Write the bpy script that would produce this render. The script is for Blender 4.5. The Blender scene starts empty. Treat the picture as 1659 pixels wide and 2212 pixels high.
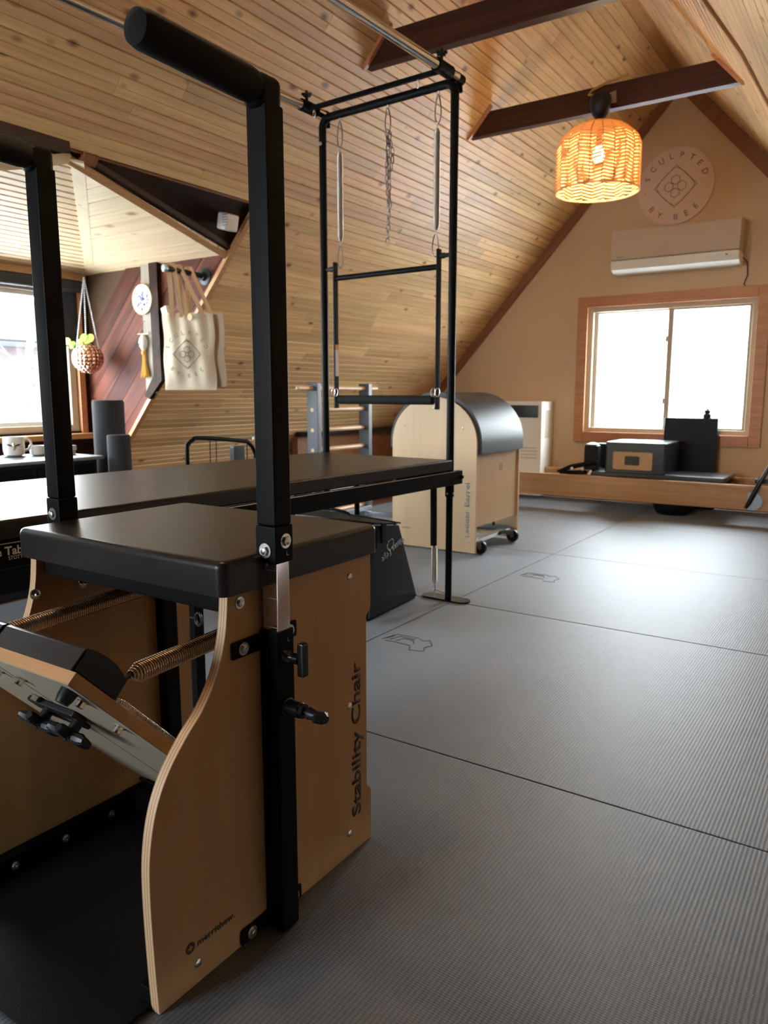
import bpy, bmesh, math, random
from mathutils import Vector, Matrix
from math import pi, sin, cos, tan, atan, atan2, radians as R, sqrt
random.seed(7)
S = bpy.context.scene
# ------------------------------------------------------------------ camera
FPX = 1630.0
PITCH = atan(256 / FPX)
YAW = atan(1105.5 * cos(PITCH) / FPX)
cam = bpy.data.cameras.new('camera'); camo = bpy.data.objects.new('camera', cam)
S.collection.objects.link(camo); S.camera = camo
camo.location = (0, 0, .95)
camo.rotation_euler = (pi / 2 - PITCH, 0, YAW)
cam.sensor_fit = 'VERTICAL'; cam.sensor_height = 36; cam.lens = FPX / 2212 * 36
cam.clip_start = .02; cam.clip_end = 200
cam.dof.use_dof = True; cam.dof.focus_distance = 1.35; cam.dof.aperture_fstop = 7.5
# ------------------------------------------------------------------ world and light
W = bpy.data.worlds.new('overcast_sky'); S.world = W; W.use_nodes = True
wn = W.node_tree; bgn = wn.nodes['Background']
tcw = wn.nodes.new('ShaderNodeTexCoord'); spw = wn.nodes.new('ShaderNodeSeparateXYZ')
mrw = wn.nodes.new('ShaderNodeMapRange'); rpw = wn.nodes.new('ShaderNodeValToRGB')
wn.links.new(tcw.outputs['Generated'], spw.inputs[0]); wn.links.new(spw.outputs[2], mrw.inputs[0])
mrw.inputs[1].default_value = -.3; mrw.inputs[2].default_value = 1
wn.links.new(mrw.outputs[0], rpw.inputs[0]); wn.links.new(rpw.outputs[0], bgn.inputs[0])
rpw.color_ramp.elements[0].color = (.62, .66, .70, 1); rpw.color_ramp.elements[0].position = .1
rpw.color_ramp.elements[1].color = (.85, .92, 1.0, 1); rpw.color_ramp.elements[1].position = .45
bgn.inputs[1].default_value = 24.0
def portal(name, loc, rot, sx, sy):
    l = bpy.data.lights.new(name, 'AREA'); l.shape = 'RECTANGLE'; l.size = sx; l.size_y = sy
    l.cycles.is_portal = True
    o = bpy.data.objects.new(name, l); S.collection.objects.link(o); o.location = loc; o.rotation_euler = rot
portal('end_window_daylight', (-1.63, 6.78, 1.15), (-pi / 2, 0, 0), 1.35, 1.05)
portal('dormer_window_daylight', (-4.62, 1.75, 1.16), (0, -pi / 2, 0), .95, 2.75)
portal('rear_window_daylight', (-2.35, -2.33, 1.15), (pi / 2, 0, 0), 1.5, 1.1)
S.view_settings.view_transform = 'Standard'; S.view_settings.look = 'None'
S.view_settings.gamma = 1; S.view_settings.use_curve_mapping = False
S.view_settings.exposure = 0.65
S.cycles.use_denoising = True
S.cycles.max_bounces = 8; S.cycles.diffuse_bounces = 5; S.cycles.glossy_bounces = 4
S.cycles.transparent_max_bounces = 12; S.cycles.caustics_reflective = False; S.cycles.caustics_refractive = False
S.cycles.sample_clamp_indirect = 8

# ------------------------------------------------------------------ materials
def newmat(name):
    m = bpy.data.materials.new(name); m.use_nodes = True
    return m, m.node_tree, m.node_tree.nodes['Principled BSDF']
def plain(name, col, rough=.5, metal=0, bump=0, bscale=200, spec=.5, var=0, coat=0):
    m, t, p = newmat(name)
    p.inputs['Base Color'].default_value = (*col, 1); p.inputs['Roughness'].default_value = rough
    p.inputs['Metallic'].default_value = metal; p.inputs['Specular IOR Level'].default_value = spec
    p.inputs['Coat Weight'].default_value = coat
    tc = t.nodes.new('ShaderNodeTexCoord'); n = t.nodes.new('ShaderNodeTexNoise')
    n.inputs['Scale'].default_value = bscale; n.inputs['Detail'].default_value = 3
    t.links.new(tc.outputs['Object'], n.inputs['Vector'])
    if bump:
        b = t.nodes.new('ShaderNodeBump'); b.inputs['Strength'].default_value = bump; b.inputs['Distance'].default_value = .001
        t.links.new(n.outputs[0], b.inputs['Height']); t.links.new(b.outputs[0], p.inputs['Normal'])
    if var:
        n2 = t.nodes.new('ShaderNodeTexNoise'); n2.inputs['Scale'].default_value = 4
        t.links.new(tc.outputs['Object'], n2.inputs['Vector'])
        mx = t.nodes.new('ShaderNodeMixRGB'); mx.blend_type = 'MULTIPLY'; mx.inputs[0].default_value = 1
        cr = t.nodes.new('ShaderNodeValToRGB')
        cr.color_ramp.elements[0].color = (1 - var,) * 3 + (1,); cr.color_ramp.elements[1].color = (1 + var * .5,) * 3 + (1,)
        cr.color_ramp.elements[0].position = .3; cr.color_ramp.elements[1].position = .7
        t.links.new(n2.outputs[0], cr.inputs[0]); mx.inputs[1].default_value = (*col, 1)
        t.links.new(cr.outputs[0], mx.inputs[2]); t.links.new(mx.outputs[0], p.inputs['Base Color'])
    return m
def wood(name, dark, light, grain=(0, 1, 0), rough=.5, knots=0, fine=60, var=.25, spec=.4, long=2.0, kcol=(.16, .06, .02), kscale=7.0, soft=0):
    """grain = direction in which the texture is stretched"""
    m, t, p = newmat(name); L = t.links; N = t.nodes
    tc = N.new('ShaderNodeTexCoord'); oi = N.new('ShaderNodeObjectInfo')
    mul = N.new('ShaderNodeVectorMath'); mul.operation = 'SCALE'; mul.inputs[0].default_value = (13, 7, 17)
    L.new(oi.outputs['Random'], mul.inputs['Scale'])
    g = Vector(grain).normalized()
    # rotate so that the grain lies on local X
    rot = N.new('ShaderNodeVectorMath'); rot.operation = 'DOT_PRODUCT'; rot.inputs[1].default_value = g
    L.new(tc.outputs['Object'], rot.inputs[0])
    # v - g*dot*(1-long/fine)
    sc = N.new('ShaderNodeVectorMath'); sc.operation = 'SCALE'; sc.inputs[0].default_value = g
    L.new(rot.outputs['Value'], sc.inputs['Scale'])
    s2 = N.new('ShaderNodeVectorMath'); s2.operation = 'SCALE'; s2.inputs['Scale'].default_value = 1 - long / fine
    L.new(sc.outputs[0], s2.inputs[0])
    sub = N.new('ShaderNodeVectorMath'); sub.operation = 'SUBTRACT'
    L.new(tc.outputs['Object'], sub.inputs[0]); L.new(s2.outputs[0], sub.inputs[1])
    add = N.new('ShaderNodeVectorMath'); add.operation = 'ADD'; L.new(sub.outputs[0], add.inputs[0]); L.new(mul.outputs[0], add.inputs[1])
    nz = N.new('ShaderNodeTexNoise'); nz.inputs['Scale'].default_value = fine; nz.inputs['Detail'].default_value = 5; nz.inputs['Roughness'].default_value = .6
    nz.inputs['Distortion'].default_value = .3
    L.new(add.outputs[0], nz.inputs['Vector'])
    cr = N.new('ShaderNodeValToRGB'); cr.color_ramp.elements[0].position = .3 - soft; cr.color_ramp.elements[1].position = .72 + soft
    cr.color_ramp.elements[0].color = (*dark, 1); cr.color_ramp.elements[1].color = (*light, 1)
    L.new(nz.outputs[0], cr.inputs[0])
    out = cr.outputs[0]
    if var:
        mr = N.new('ShaderNodeMapRange'); mr.inputs[3].default_value = 1 - var; mr.inputs[4].default_value = 1 + var * .5
        L.new(oi.outputs['Random'], mr.inputs[0])
        hs = N.new('ShaderNodeHueSaturation'); L.new(mr.outputs[0], hs.inputs['Value']); L.new(out, hs.inputs['Color'])
        mr2 = N.new('ShaderNodeMapRange'); mr2.inputs[3].default_value = .488; mr2.inputs[4].default_value = .503
        m3 = N.new('ShaderNodeMath'); m3.operation = 'FRACT'; m4 = N.new('ShaderNodeMath'); m4.operation = 'MULTIPLY'; m4.inputs[1].default_value = 37.7
        L.new(oi.outputs['Random'], m4.inputs[0]); L.new(m4.outputs[0], m3.inputs[0]); L.new(m3.outputs[0], mr2.inputs[0]); L.new(mr2.outputs[0], hs.inputs['Hue'])
        out = hs.outputs[0]
    if knots:
        s3 = N.new('ShaderNodeVectorMath'); s3.operation = 'SCALE'; s3.inputs['Scale'].default_value = .45
        L.new(sc.outputs[0], s3.inputs[0])
        sb = N.new('ShaderNodeVectorMath'); sb.operation = 'SUBTRACT'; L.new(tc.outputs['Object'], sb.inputs[0]); L.new(s3.outputs[0], sb.inputs[1])
        ad = N.new('ShaderNodeVectorMath'); ad.operation = 'ADD'; L.new(sb.outputs[0], ad.inputs[0]); L.new(mul.outputs[0], ad.inputs[1])
        vo = N.new('ShaderNodeTexVoronoi'); vo.inputs['Scale'].default_value = kscale; L.new(ad.outputs[0], vo.inputs['Vector'])
        kr = N.new('ShaderNodeValToRGB'); kr.color_ramp.elements[0].position = .045 * knots; kr.color_ramp.elements[1].position = .15 * knots
        kr.color_ramp.elements[0].color = (1, 1, 1, 1); kr.color_ramp.elements[1].color = (0, 0, 0, 1)
        L.new(vo.outputs['Distance'], kr.inputs[0])
        mk = N.new('ShaderNodeMixRGB'); L.new(kr.outputs[0], mk.inputs[0]); L.new(out, mk.inputs[1]); mk.inputs[2].default_value = (*kcol, 1)
        out = mk.outputs[0]
    L.new(out, p.inputs['Base Color'])
    p.inputs['Roughness'].default_value = rough; p.inputs['Specular IOR Level'].default_value = spec
    b = N.new('ShaderNodeBump'); b.inputs['Strength'].default_value = .12; b.inputs['Distance'].default_value = .002
    L.new(nz.outputs[0], b.inputs['Height']); L.new(b.outputs[0], p.inputs['Normal'])
    return m
def glass_mat():
    m = bpy.data.materials.new('window_glass'); m.use_nodes = True; t = m.node_tree; t.nodes.clear()
    o = t.nodes.new('ShaderNodeOutputMaterial'); mx = t.nodes.new('ShaderNodeMixShader'); tr = t.nodes.new('ShaderNodeBsdfTransparent')
    gl = t.nodes.new('ShaderNodeBsdfGlossy'); gl.inputs['Roughness'].default_value = .02
    mx.inputs[0].default_value = .06; tr.inputs[0].default_value = (.96, .98, .97, 1)
    t.links.new(tr.outputs[0], mx.inputs[1]); t.links.new(gl.outputs[0], mx.inputs[2]); t.links.new(mx.outputs[0], o.inputs[0])
    return m
def translucent(name, col, f=.5):
    m, t, p = newmat(name); p.inputs['Base Color'].default_value = (*col, 1); p.inputs['Roughness'].default_value = .8
    tl = t.nodes.new('ShaderNodeBsdfTranslucent'); tl.inputs[0].default_value = (*col, 1)
    mx = t.nodes.new('ShaderNodeMixShader'); mx.inputs[0].default_value = f
    t.links.new(p.outputs[0], mx.inputs[1]); t.links.new(tl.outputs[0], mx.inputs[2]); t.links.new(mx.outputs[0], t.nodes['Material Output'].inputs[0])
    return m
def emit(name, col, s):
    m, t, p = newmat(name); p.inputs['Base Color'].default_value = (*col, 1)
    p.inputs['Emission Color'].default_value = (*col, 1); p.inputs['Emission Strength'].default_value = s
    return m
M = {}
M['pine'] = wood('knotty_pine', (.60, .365, .155), (.84, .585, .29), (0, 1, 0), .42, knots=1.15, var=.20, fine=45, long=1.5, kcol=(.17, .07, .025), kscale=8.5)
M['pine_hip'] = wood('pale_pine_across', (.70, .52, .29), (.86, .69, .44), (1, 0, 0), .45, knots=1.3, var=.12, fine=40, long=1.5, kcol=(.35, .17, .06))
M['pine_slat'] = wood('pale_pine_slats', (.70, .52, .29), (.88, .70, .43), (0, 1, 0), .45, knots=.5, var=.12, fine=40, long=1.5, kcol=(.35, .17, .06))
M['pine_trim'] = wood('pine_trim', (.46, .24, .09), (.60, .35, .15), (0, 1, 0), .45, var=.1)
M['gap'] = plain('shadow_gap_felt', (.07, .035, .015), .9)
M['redwood'] = wood('red_stained_boards', (.038, .013, .008), (.15, .048, .024), (1, 0, 1), .6, knots=.5, var=.5, fine=26, long=1.2, kcol=(.012, .004, .002), kscale=4, spec=.12)
M['darkbeam'] = wood('dark_stained_beam', (.030, .008, .004), (.075, .021, .010), (1, 0, 0), .5, var=0, fine=40, long=1.5, spec=.25)
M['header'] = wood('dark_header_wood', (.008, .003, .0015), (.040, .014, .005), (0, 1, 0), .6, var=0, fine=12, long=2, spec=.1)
M['rake'] = wood('brown_rake_trim', (.20, .075, .028), (.32, .13, .055), (1, 0, 1), .45, var=0, fine=40)
M['winwood'] = wood('window_wood_trim', (.42, .19, .075), (.58, .29, .125), (1, 0, 0), .4, var=.1)
M['birch'] = wood('birch_plywood', (.41, .255, .12), (.50, .325, .165), (0, 0, 1), .36, var=0, fine=14, long=1.2, spec=.4, soft=.05)
M['maple'] = wood('maple_rail', (.42, .235, .11), (.58, .35, .18), (1, 0, 0), .28, var=0, fine=30, long=1)
M['bamboo'] = plain('bamboo_handle_plate', (.48, .28, .13), .45, var=.05)
M['rung'] = plain('lacquered_rung', (.78, .52, .30), .35, var=.08)
M['floorwood'] = wood('brown_floor_planks', (.10, .05, .025), (.22, .12, .06), (0, 1, 0), .35, var=.2, fine=30)
M['beige'] = plain('beige_wall_paint', (.60, .435, .285), .75, bump=.2, bscale=60)
M['vinyl'] = plain('cream_window_vinyl', (.50, .43, .33), .5)
M['whitev'] = plain('white_sash', (.80, .82, .80), .35)
M['black'] = plain('black_powder_coat', (.0035, .0035, .004), .45, bump=.1, bscale=500, spec=.09)
M['blackgloss'] = plain('black_gloss_plastic', (.008, .008, .009), .22)
M['blacksat'] = plain('black_satin_plastic', (.012, .013, .016), .38, spec=.3)
M['foam'] = plain('black_foam_grip', (.009, .009, .009), .85, bump=.6, bscale=700, spec=.25)
M['leather'] = plain('dark_brown_vinyl', (.011, .0075, .006), .32, bump=.3, bscale=420, spec=.30)
M['leatherside'] = plain('black_vinyl', (.006, .006, .006), .42, bump=.3, bscale=420, spec=.18)
M['greyvinyl'] = plain('grey_black_vinyl', (.025, .026, .029), .42, bump=.2, bscale=260, spec=.4)
M['rollfoam'] = plain('dark_eva_foam', (.030, .031, .034), .8, spec=.2, bump=.4, bscale=300)
M['chrome'] = plain('polished_steel', (.72, .70, .68), .14, 1)
M['steel'] = plain('zinc_bolt', (.60, .59, .56), .3, 1)
M['darkchrome'] = plain('dark_polished_plate', (.035, .034, .034), .12, 1)
M['birchlit'] = wood('window_lit_birch_plywood', (.64, .465, .28), (.74, .565, .37), (0, 0, 1), .38, var=0, fine=14, long=1.2, spec=.4, soft=.05)  # same birch as the chair, window light on the barrel put into the colour
M['darksteel'] = plain('dull_dark_steel', (.20, .19, .18), .35, 1)
M['coil'] = plain('coppery_spring_steel', (.50, .38, .28), .22, 1)
M['coilsteel'] = plain('bright_spring_steel', (.62, .58, .53), .2, 1)
M['alu'] = plain('brushed_grey_aluminium', (.30, .33, .36), .4, .85)
M['ladder'] = plain('blue_grey_painted_upright', (.085, .10, .12), .4)
M['under'] = plain('grey_beige_laminate', (.34, .29, .22), .4, var=.08)
M['white'] = plain('white_plastic', (.78, .76, .72), .35)
M['acwhite'] = plain('glossy_white_shell', (.54, .46, .40), .12, coat=.5)
M['glossvinyl'] = plain('glossy_black_vinyl', (.014, .0145, .016), .26, spec=.6, bump=.2, bscale=300)
M['ceramic'] = plain('white_ceramic', (.85, .84, .80), .15)
M['sign'] = plain('blush_sign_board', (.68, .51, .42), .6)
M['signink'] = plain('mauve_brown_lettering', (.10, .06, .045), .6)
M['print'] = plain('dark_print', (.045, .028, .018), .5)
M['greyprint'] = plain('grey_print', (.27, .31, .34), .5)
M['whiteprint'] = plain('white_print', (.70, .70, .68), .5)
M['canvas'] = plain('natural_canvas', (.60, .51, .38), .85, bump=.4, bscale=400, var=.08)
M['strap'] = plain('tan_cotton_webbing', (.60, .42, .24), .85, bump=.3, bscale=400)
M['inkgrey'] = plain('faded_ink', (.13, .12, .11), .8)
M['gold'] = plain('mustard_yarn', (.62, .33, .05), .8)
M['brass'] = plain('worn_brass', (.60, .46, .25), .25, 1)
M['copper'] = plain('copper_mirror', (.72, .38, .26), .12, 1)
M['rose'] = plain('rose_mirror_tile', (.85, .60, .52), .1, 1)
M['leaf'] = plain('bright_green_leaf', (.42, .68, .10), .45)
M['bead'] = plain('white_bead', (.70, .70, .72), .35)
M['blueprint'] = plain('cobalt_print', (.05, .08, .30), .6)
M['palewood'] = wood('grey_pale_board', (.20, .17, .13), (.30, .26, .21), (0, 0, 1), .7, var=0)
M['tray'] = plain('pinkish_book_cover', (.55, .36, .30), .5)
M['paper'] = plain('paper_white', (.64, .60, .54), .7)
M['glass'] = glass_mat()
M['valance'] = plain('black_roller_blind', (.012, .013, .016), .6)
M['rattan'] = translucent('woven_rattan', (.74, .50, .26), .35)
M['rattandark'] = plain('brown_leather_band', (.16, .065, .025), .6)
M['bulb'] = emit('glowing_bulb', (1, .80, .48), 30)
M['cordm'] = plain('yellow_brown_cord', (.42, .26, .07), .6)
M['plaster'] = plain('chipped_plaster_patch', (.34, .29, .23), .8)
M['brickout'] = plain('pink_brick_wall', (.070, .050, .050), .9, var=.25)
M['roofout'] = plain('grey_shingle_roof', (.030, .030, .033), .9)
M['fence'] = plain('pale_grey_fence', (.62, .66, .70), .8)
M['snow'] = plain('pale_ground', (.75, .77, .80), .9)
M['bark'] = plain('grey_bark', (.06, .06, .065), .9)
# ribbed exercise mat
def matmat():
    m, t, p = newmat('ribbed_grey_rubber_mat'); N = t.nodes; L = t.links
    tc = N.new('ShaderNodeTexCoord')
    w = N.new('ShaderNodeTexWave'); w.wave_type = 'BANDS'; w.bands_direction = 'X'; w.inputs['Scale'].default_value = 36
    w.inputs['Distortion'].default_value = .4; w.inputs['Detail'].default_value = 1
    L.new(tc.outputs['Object'], w.inputs[0])
    w2 = N.new('ShaderNodeTexWave'); w2.wave_type = 'BANDS'; w2.bands_direction = 'Y'; w2.inputs['Scale'].default_value = 62
    L.new(tc.outputs['Object'], w2.inputs[0])
    n = N.new('ShaderNodeTexNoise'); n.inputs['Scale'].default_value = 5; n.inputs['Detail'].default_value = 4
    L.new(tc.outputs['Object'], n.inputs['Vector'])
    n3 = N.new('ShaderNodeTexNoise'); n3.inputs['Scale'].default_value = 500; n3.inputs['Detail'].default_value = 2
    L.new(tc.outputs['Object'], n3.inputs['Vector'])
    a = N.new('ShaderNodeMath'); a.operation = 'MULTIPLY_ADD'; a.inputs[1].default_value = .35
    L.new(w2.outputs[0], a.inputs[0]); L.new(w.outputs[0], a.inputs[2])
    a2 = N.new('ShaderNodeMath'); a2.operation = 'MULTIPLY_ADD'; a2.inputs[1].default_value = 1.1
    L.new(n3.outputs[0], a2.inputs[0]); L.new(a.outputs[0], a2.inputs[2])
    b = N.new('ShaderNodeBump'); b.inputs['Strength'].default_value = .45; b.inputs['Distance'].default_value = .0006
    L.new(a2.outputs[0], b.inputs['Height'])
    b2 = N.new('ShaderNodeBump'); b2.inputs['Strength'].default_value = .3; b2.inputs['Distance'].default_value = .004
    L.new(n.outputs[0], b2.inputs['Height']); L.new(b.outputs[0], b2.inputs['Normal']); L.new(b2.outputs[0], p.inputs['Normal'])
    cr = N.new('ShaderNodeValToRGB'); cr.color_ramp.elements[0].color = (.028, .031, .039, 1); cr.color_ramp.elements[1].color = (.066, .072, .088, 1)
    cr.color_ramp.elements[0].position = .3; cr.color_ramp.elements[1].position = .7
    mm = N.new('ShaderNodeMath'); mm.operation = 'MULTIPLY_ADD'; mm.inputs[1].default_value = .5
    L.new(w.outputs[0], mm.inputs[0]); m5 = N.new('ShaderNodeMath'); m5.operation = 'MULTIPLY'; m5.inputs[1].default_value = .5
    L.new(n.outputs[0], m5.inputs[0]); L.new(m5.outputs[0], mm.inputs[2]); L.new(mm.outputs[0], cr.inputs[0])
    L.new(cr.outputs[0], p.inputs['Base Color']); p.inputs['Roughness'].default_value = .52; p.inputs['Specular IOR Level'].default_value = 1.0; p.inputs['Sheen Weight'].default_value = .35; p.inputs['Sheen Roughness'].default_value = .45; p.inputs['Sheen Tint'].default_value = (.85, .92, 1, 1)
    return m
M['mat'] = matmat()
# plywood edge with layers across the thickness (x)
def plyedge():
    m, t, p = newmat('plywood_edge_layers'); N = t.nodes; L = t.links
    tc = N.new('ShaderNodeTexCoord'); w = N.new('ShaderNodeTexWave'); w.bands_direction = 'X'; w.inputs['Scale'].default_value = 55; w.inputs['Distortion'].default_value = .35
    L.new(tc.outputs['Object'], w.inputs[0])
    n = N.new('ShaderNodeTexNoise'); n.inputs['Scale'].default_value = 30; L.new(tc.outputs['Object'], n.inputs['Vector'])
    cr = N.new('ShaderNodeValToRGB'); cr.color_ramp.elements[0].color = (.26, .13, .06, 1); cr.color_ramp.elements[1].color = (.58, .38, .22, 1)
    cr.color_ramp.elements[0].position = .02; cr.color_ramp.elements[1].position = .22
    L.new(w.outputs[0], cr.inputs[0]); L.new(cr.outputs[0], p.inputs['Base Color']); p.inputs['Roughness'].default_value = .5
    return m
M['plyedge'] = plyedge()

# ------------------------------------------------------------------ builder
def wloc(o):
    v = Vector((0, 0, 0)); rz = None
    while o is not None:
        v = v + o.location; o = o.parent
    return v
class B:
    def __init__(s): s.bm = bmesh.new(); s.wn = False
    def face(s, pts):
        return s.bm.faces.new([s.bm.verts.new(p) for p in pts])
    def box(s, a, b, bevel=0, seg=2, mi=0):
        x0, y0, z0 = [min(a[i], b[i]) for i in range(3)]; x1, y1, z1 = [max(a[i], b[i]) for i in range(3)]
        c = Vector(((x0 + x1) / 2, (y0 + y1) / 2, (z0 + z1) / 2))
        return s.obox(c, (x1 - x0, y1 - y0, z1 - z0), Matrix.Identity(3), bevel, seg, mi)
    def obox(s, c, size, rot, bevel=0, seg=2, mi=0):
        t = bmesh.new(); bmesh.ops.create_cube(t, size=1)
        for v in t.verts: v.co = Vector((v.co[0] * size[0], v.co[1] * size[1], v.co[2] * size[2]))
        if bevel: bmesh.ops.bevel(t, geom=t.edges[:], offset=bevel, segments=seg, profile=.5, affect='EDGES'); s.wn = True
        s._merge(t, Matrix.Translation(Vector(c)) @ rot.to_4x4(), mi); return s
    def _merge(s, t, mat, mi=0):
        mp = {}
        for v in t.verts: mp[v] = s.bm.verts.new(mat @ v.co)
        for f in t.faces:
            try:
                nf = s.bm.faces.new([mp[v] for v in f.verts]); nf.material_index = mi
            except ValueError: pass
        t.free()
    def cyl(s, p0, p1, r0, r1=None, n=16, cap=True, mi=0):
        return s.tube([p0, p1], [r0, r0 if r1 is None else r1], n, cap, mi)
    def tube(s, pts, r, n=12, cap=True, mi=0, closed=False):
        pts = [Vector(p) for p in pts]; k = len(pts)
        rs = r if isinstance(r, (list, tuple)) else [r] * k
        rings = []; up = None
        for i, p in enumerate(pts):
            if closed: d = pts[(i + 1) % k] - pts[i - 1]
            else: d = pts[min(i + 1, k - 1)] - pts[max(i - 1, 0)]
            d.normalize()
            if up is None:
                up = Vector((0, 0, 1)) if abs(d.z) < .9 else Vector((1, 0, 0))
            a = d.cross(up)
            if a.length < 1e-5: a = d.cross(Vector((0, 1, 0)))
            a.normalize(); b = a.cross(d); b.normalize(); up = b
            rings.append([s.bm.verts.new(p + (a * cos(2 * pi * j / n) + b * sin(2 * pi * j / n)) * rs[i]) for j in range(n)])
        m = k if closed else k - 1
        for i in range(m):
            A, Bq = rings[i], rings[(i + 1) % k]
            for j in range(n):
                f = s.bm.faces.new([A[j], A[(j + 1) % n], Bq[(j + 1) % n], Bq[j]]); f.material_index = mi; f.smooth = True
        if cap and not closed:
            for rg in (rings[0][::-1], rings[-1]):
                f = s.bm.faces.new(rg); f.material_index = mi
        return s
    def lathe(s, c, prof, n=24, axis='Z', mi=0, rot=None):
        """prof: list of (r, h)"""
        c = Vector(c); rings = []
        for r, h in prof:
            ring = []
            for j in range(n):
                a = 2 * pi * j / n; v = Vector((r * cos(a), r * sin(a), h))
                if axis == 'X': v = Vector((v.z, v.x, v.y))
                if axis == 'Y': v = Vector((v.y, v.z, v.x))
                if rot: v = rot @ v
                ring.append(s.bm.verts.new(c + v))
            rings.append(ring)
        for i in range(len(rings) - 1):
            for j in range(n):
                f = s.bm.faces.new([rings[i][j], rings[i][(j + 1) % n], rings[i + 1][(j + 1) % n], rings[i + 1][j]]); f.material_index = mi; f.smooth = True
        for rg in (rings[0][::-1], rings[-1]):
            try: f = s.bm.faces.new(rg); f.material_index = mi
            except ValueError: pass
        return s
    def prism(s, poly, a, b, axis='X', mi=0, side_mi=None):
        """poly of 2D points extruded from a to b along the axis. X: (y,z)  Y: (x,z)  Z: (x,y)"""
        def mk(p, h):
            return {'X': (h, p[0], p[1]), 'Y': (p[0], h, p[1]), 'Z': (p[0], p[1], h)}[axis]
        A = [s.bm.verts.new(mk(p, a)) for p in poly]; C = [s.bm.verts.new(mk(p, b)) for p in poly]; n = len(poly)
        f = s.bm.faces.new(A); f.material_index = mi
        f = s.bm.faces.new(C[::-1]); f.material_index = mi
        for i in range(n):
            f = s.bm.faces.new([A[i], C[i], C[(i + 1) % n], A[(i + 1) % n]]); f.material_index = mi if side_mi is None else side_mi
        return s
    def pprism(s, pts, nrm, th):
        """polygon of 3D points thickened along nrm"""
        nrm = Vector(nrm).normalized() * th
        A = [s.bm.verts.new(Vector(p)) for p in pts]; C = [s.bm.verts.new(Vector(p) + nrm) for p in pts]; n = len(pts)
        s.bm.faces.new(A); s.bm.faces.new(C[::-1])
        for i in range(n): s.bm.faces.new([A[i], C[i], C[(i + 1) % n], A[(i + 1) % n]])
        return s
    def build(s, name, mat, parent=None, smooth=35, rot=None, **props):
        bmesh.ops.recalc_face_normals(s.bm, faces=s.bm.faces[:])
        if parent is not None: off = wloc(parent)
        else:
            xs = [v.co for v in s.bm.verts]
            off = Vector(((min(v.x for v in xs) + max(v.x for v in xs)) / 2, (min(v.y for v in xs) + max(v.y for v in xs)) / 2, min(v.z for v in xs)))
        if rot is not None: # world -> local of rotated parent
            for v in s.bm.verts: v.co = rot.inverted() @ (v.co - off)
        else:
            for v in s.bm.verts: v.co -= off
        me = bpy.data.meshes.new(name); s.bm.to_mesh(me); s.bm.free()
        for mm in (mat if isinstance(mat, (list, tuple)) else [mat]): me.materials.append(M[mm])
        me.shade_smooth()
        if smooth: me.set_sharp_from_angle(angle=R(smooth))
        o = bpy.data.objects.new(name, me); S.collection.objects.link(o)
        if s.wn: md = o.modifiers.new('normals', 'WEIGHTED_NORMAL'); md.keep_sharp = True
        if parent is not None: o.parent = parent
        else: o.location = off
        for k, v in props.items(): o[k] = v
        return o
def thing(name, loc, label, cat, group=None, kind=None, rz=0):
    o = bpy.data.objects.new(name, None); S.collection.objects.link(o); o.location = loc; o.rotation_euler = (0, 0, rz)
    o.empty_display_size = .05
    if label: o['label'] = label
    if cat: o['category'] = cat
    if group: o['group'] = group
    if kind: o['kind'] = kind
    return o
def tag(o, label, cat, group=None):
    o['label'] = label; o['category'] = cat
    if group: o['group'] = group
    return o
def text_bm(body, size, bold=0, align='LEFT', spacing=1.0):
    cu = bpy.data.curves.new('t', 'FONT'); cu.body = body; cu.size = size; cu.align_x = align; cu.offset = bold; cu.space_character = spacing
    cu.extrude = 0; cu.resolution_u = 3
    o = bpy.data.objects.new('t', cu); S.collection.objects.link(o)
    dg = bpy.context.evaluated_depsgraph_get(); me = bpy.data.meshes.new_from_object(o.evaluated_get(dg))
    bpy.data.objects.remove(o); bpy.data.curves.remove(cu)
    bm = bmesh.new(); bm.from_mesh(me); bpy.data.meshes.remove(me); return bm
def put_text(name, body, origin, xd, yd, height, width, mat, parent, bold=0, rot=None, kind=None):
    """text whose lower-left corner sits at origin, fitted to width along xd and cap height along yd"""
    bm = text_bm(body, 1.0, bold)
    xs = [v.co.x for v in bm.verts]; x0, x1 = min(xs), max(xs)
    xd = Vector(xd).normalized(); yd = Vector(yd).normalized(); nd = xd.cross(yd)
    kx = width / (x1 - x0) if width else height / .7; ky = height / .7
    th = .0006
    faces = bm.faces[:]
    r = bmesh.ops.extrude_face_region(bm, geom=faces)
    for v in [g for g in r['geom'] if isinstance(g, bmesh.types.BMVert)]: v.co.z += th
    for v in bm.verts: v.co = Vector(origin) + xd * ((v.co.x - x0) * kx) + yd * (v.co.y * ky) + nd * v.co.z
    b = B(); b.bm.free(); b.bm = bm
    return b.build(name, mat, parent, smooth=0, rot=rot)

def hexhead(b, c, d, r=.006, h=.005, washer=True):
    """hex bolt head at c pointing along d"""
    c = Vector(c); d = Vector(d).normalized()
    if washer: b.cyl(c, c + d * .0015, r * 1.5, n=16)
    b.cyl(c + d * .001, c + d * (.001 + h), r, r * .92, n=6)
    b.cyl(c + d * (.001 + h), c + d * (.002 + h), r * .7, r * .5, n=10)
def dome(b, c, d, r=.006, h=.003, n=14):
    c = Vector(c); d = Vector(d).normalized()
    b.tube([c, c + d * h * .5, c + d * h * .85, c + d * h], [r, r * .87, r * .53, r * .1], n)

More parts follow.
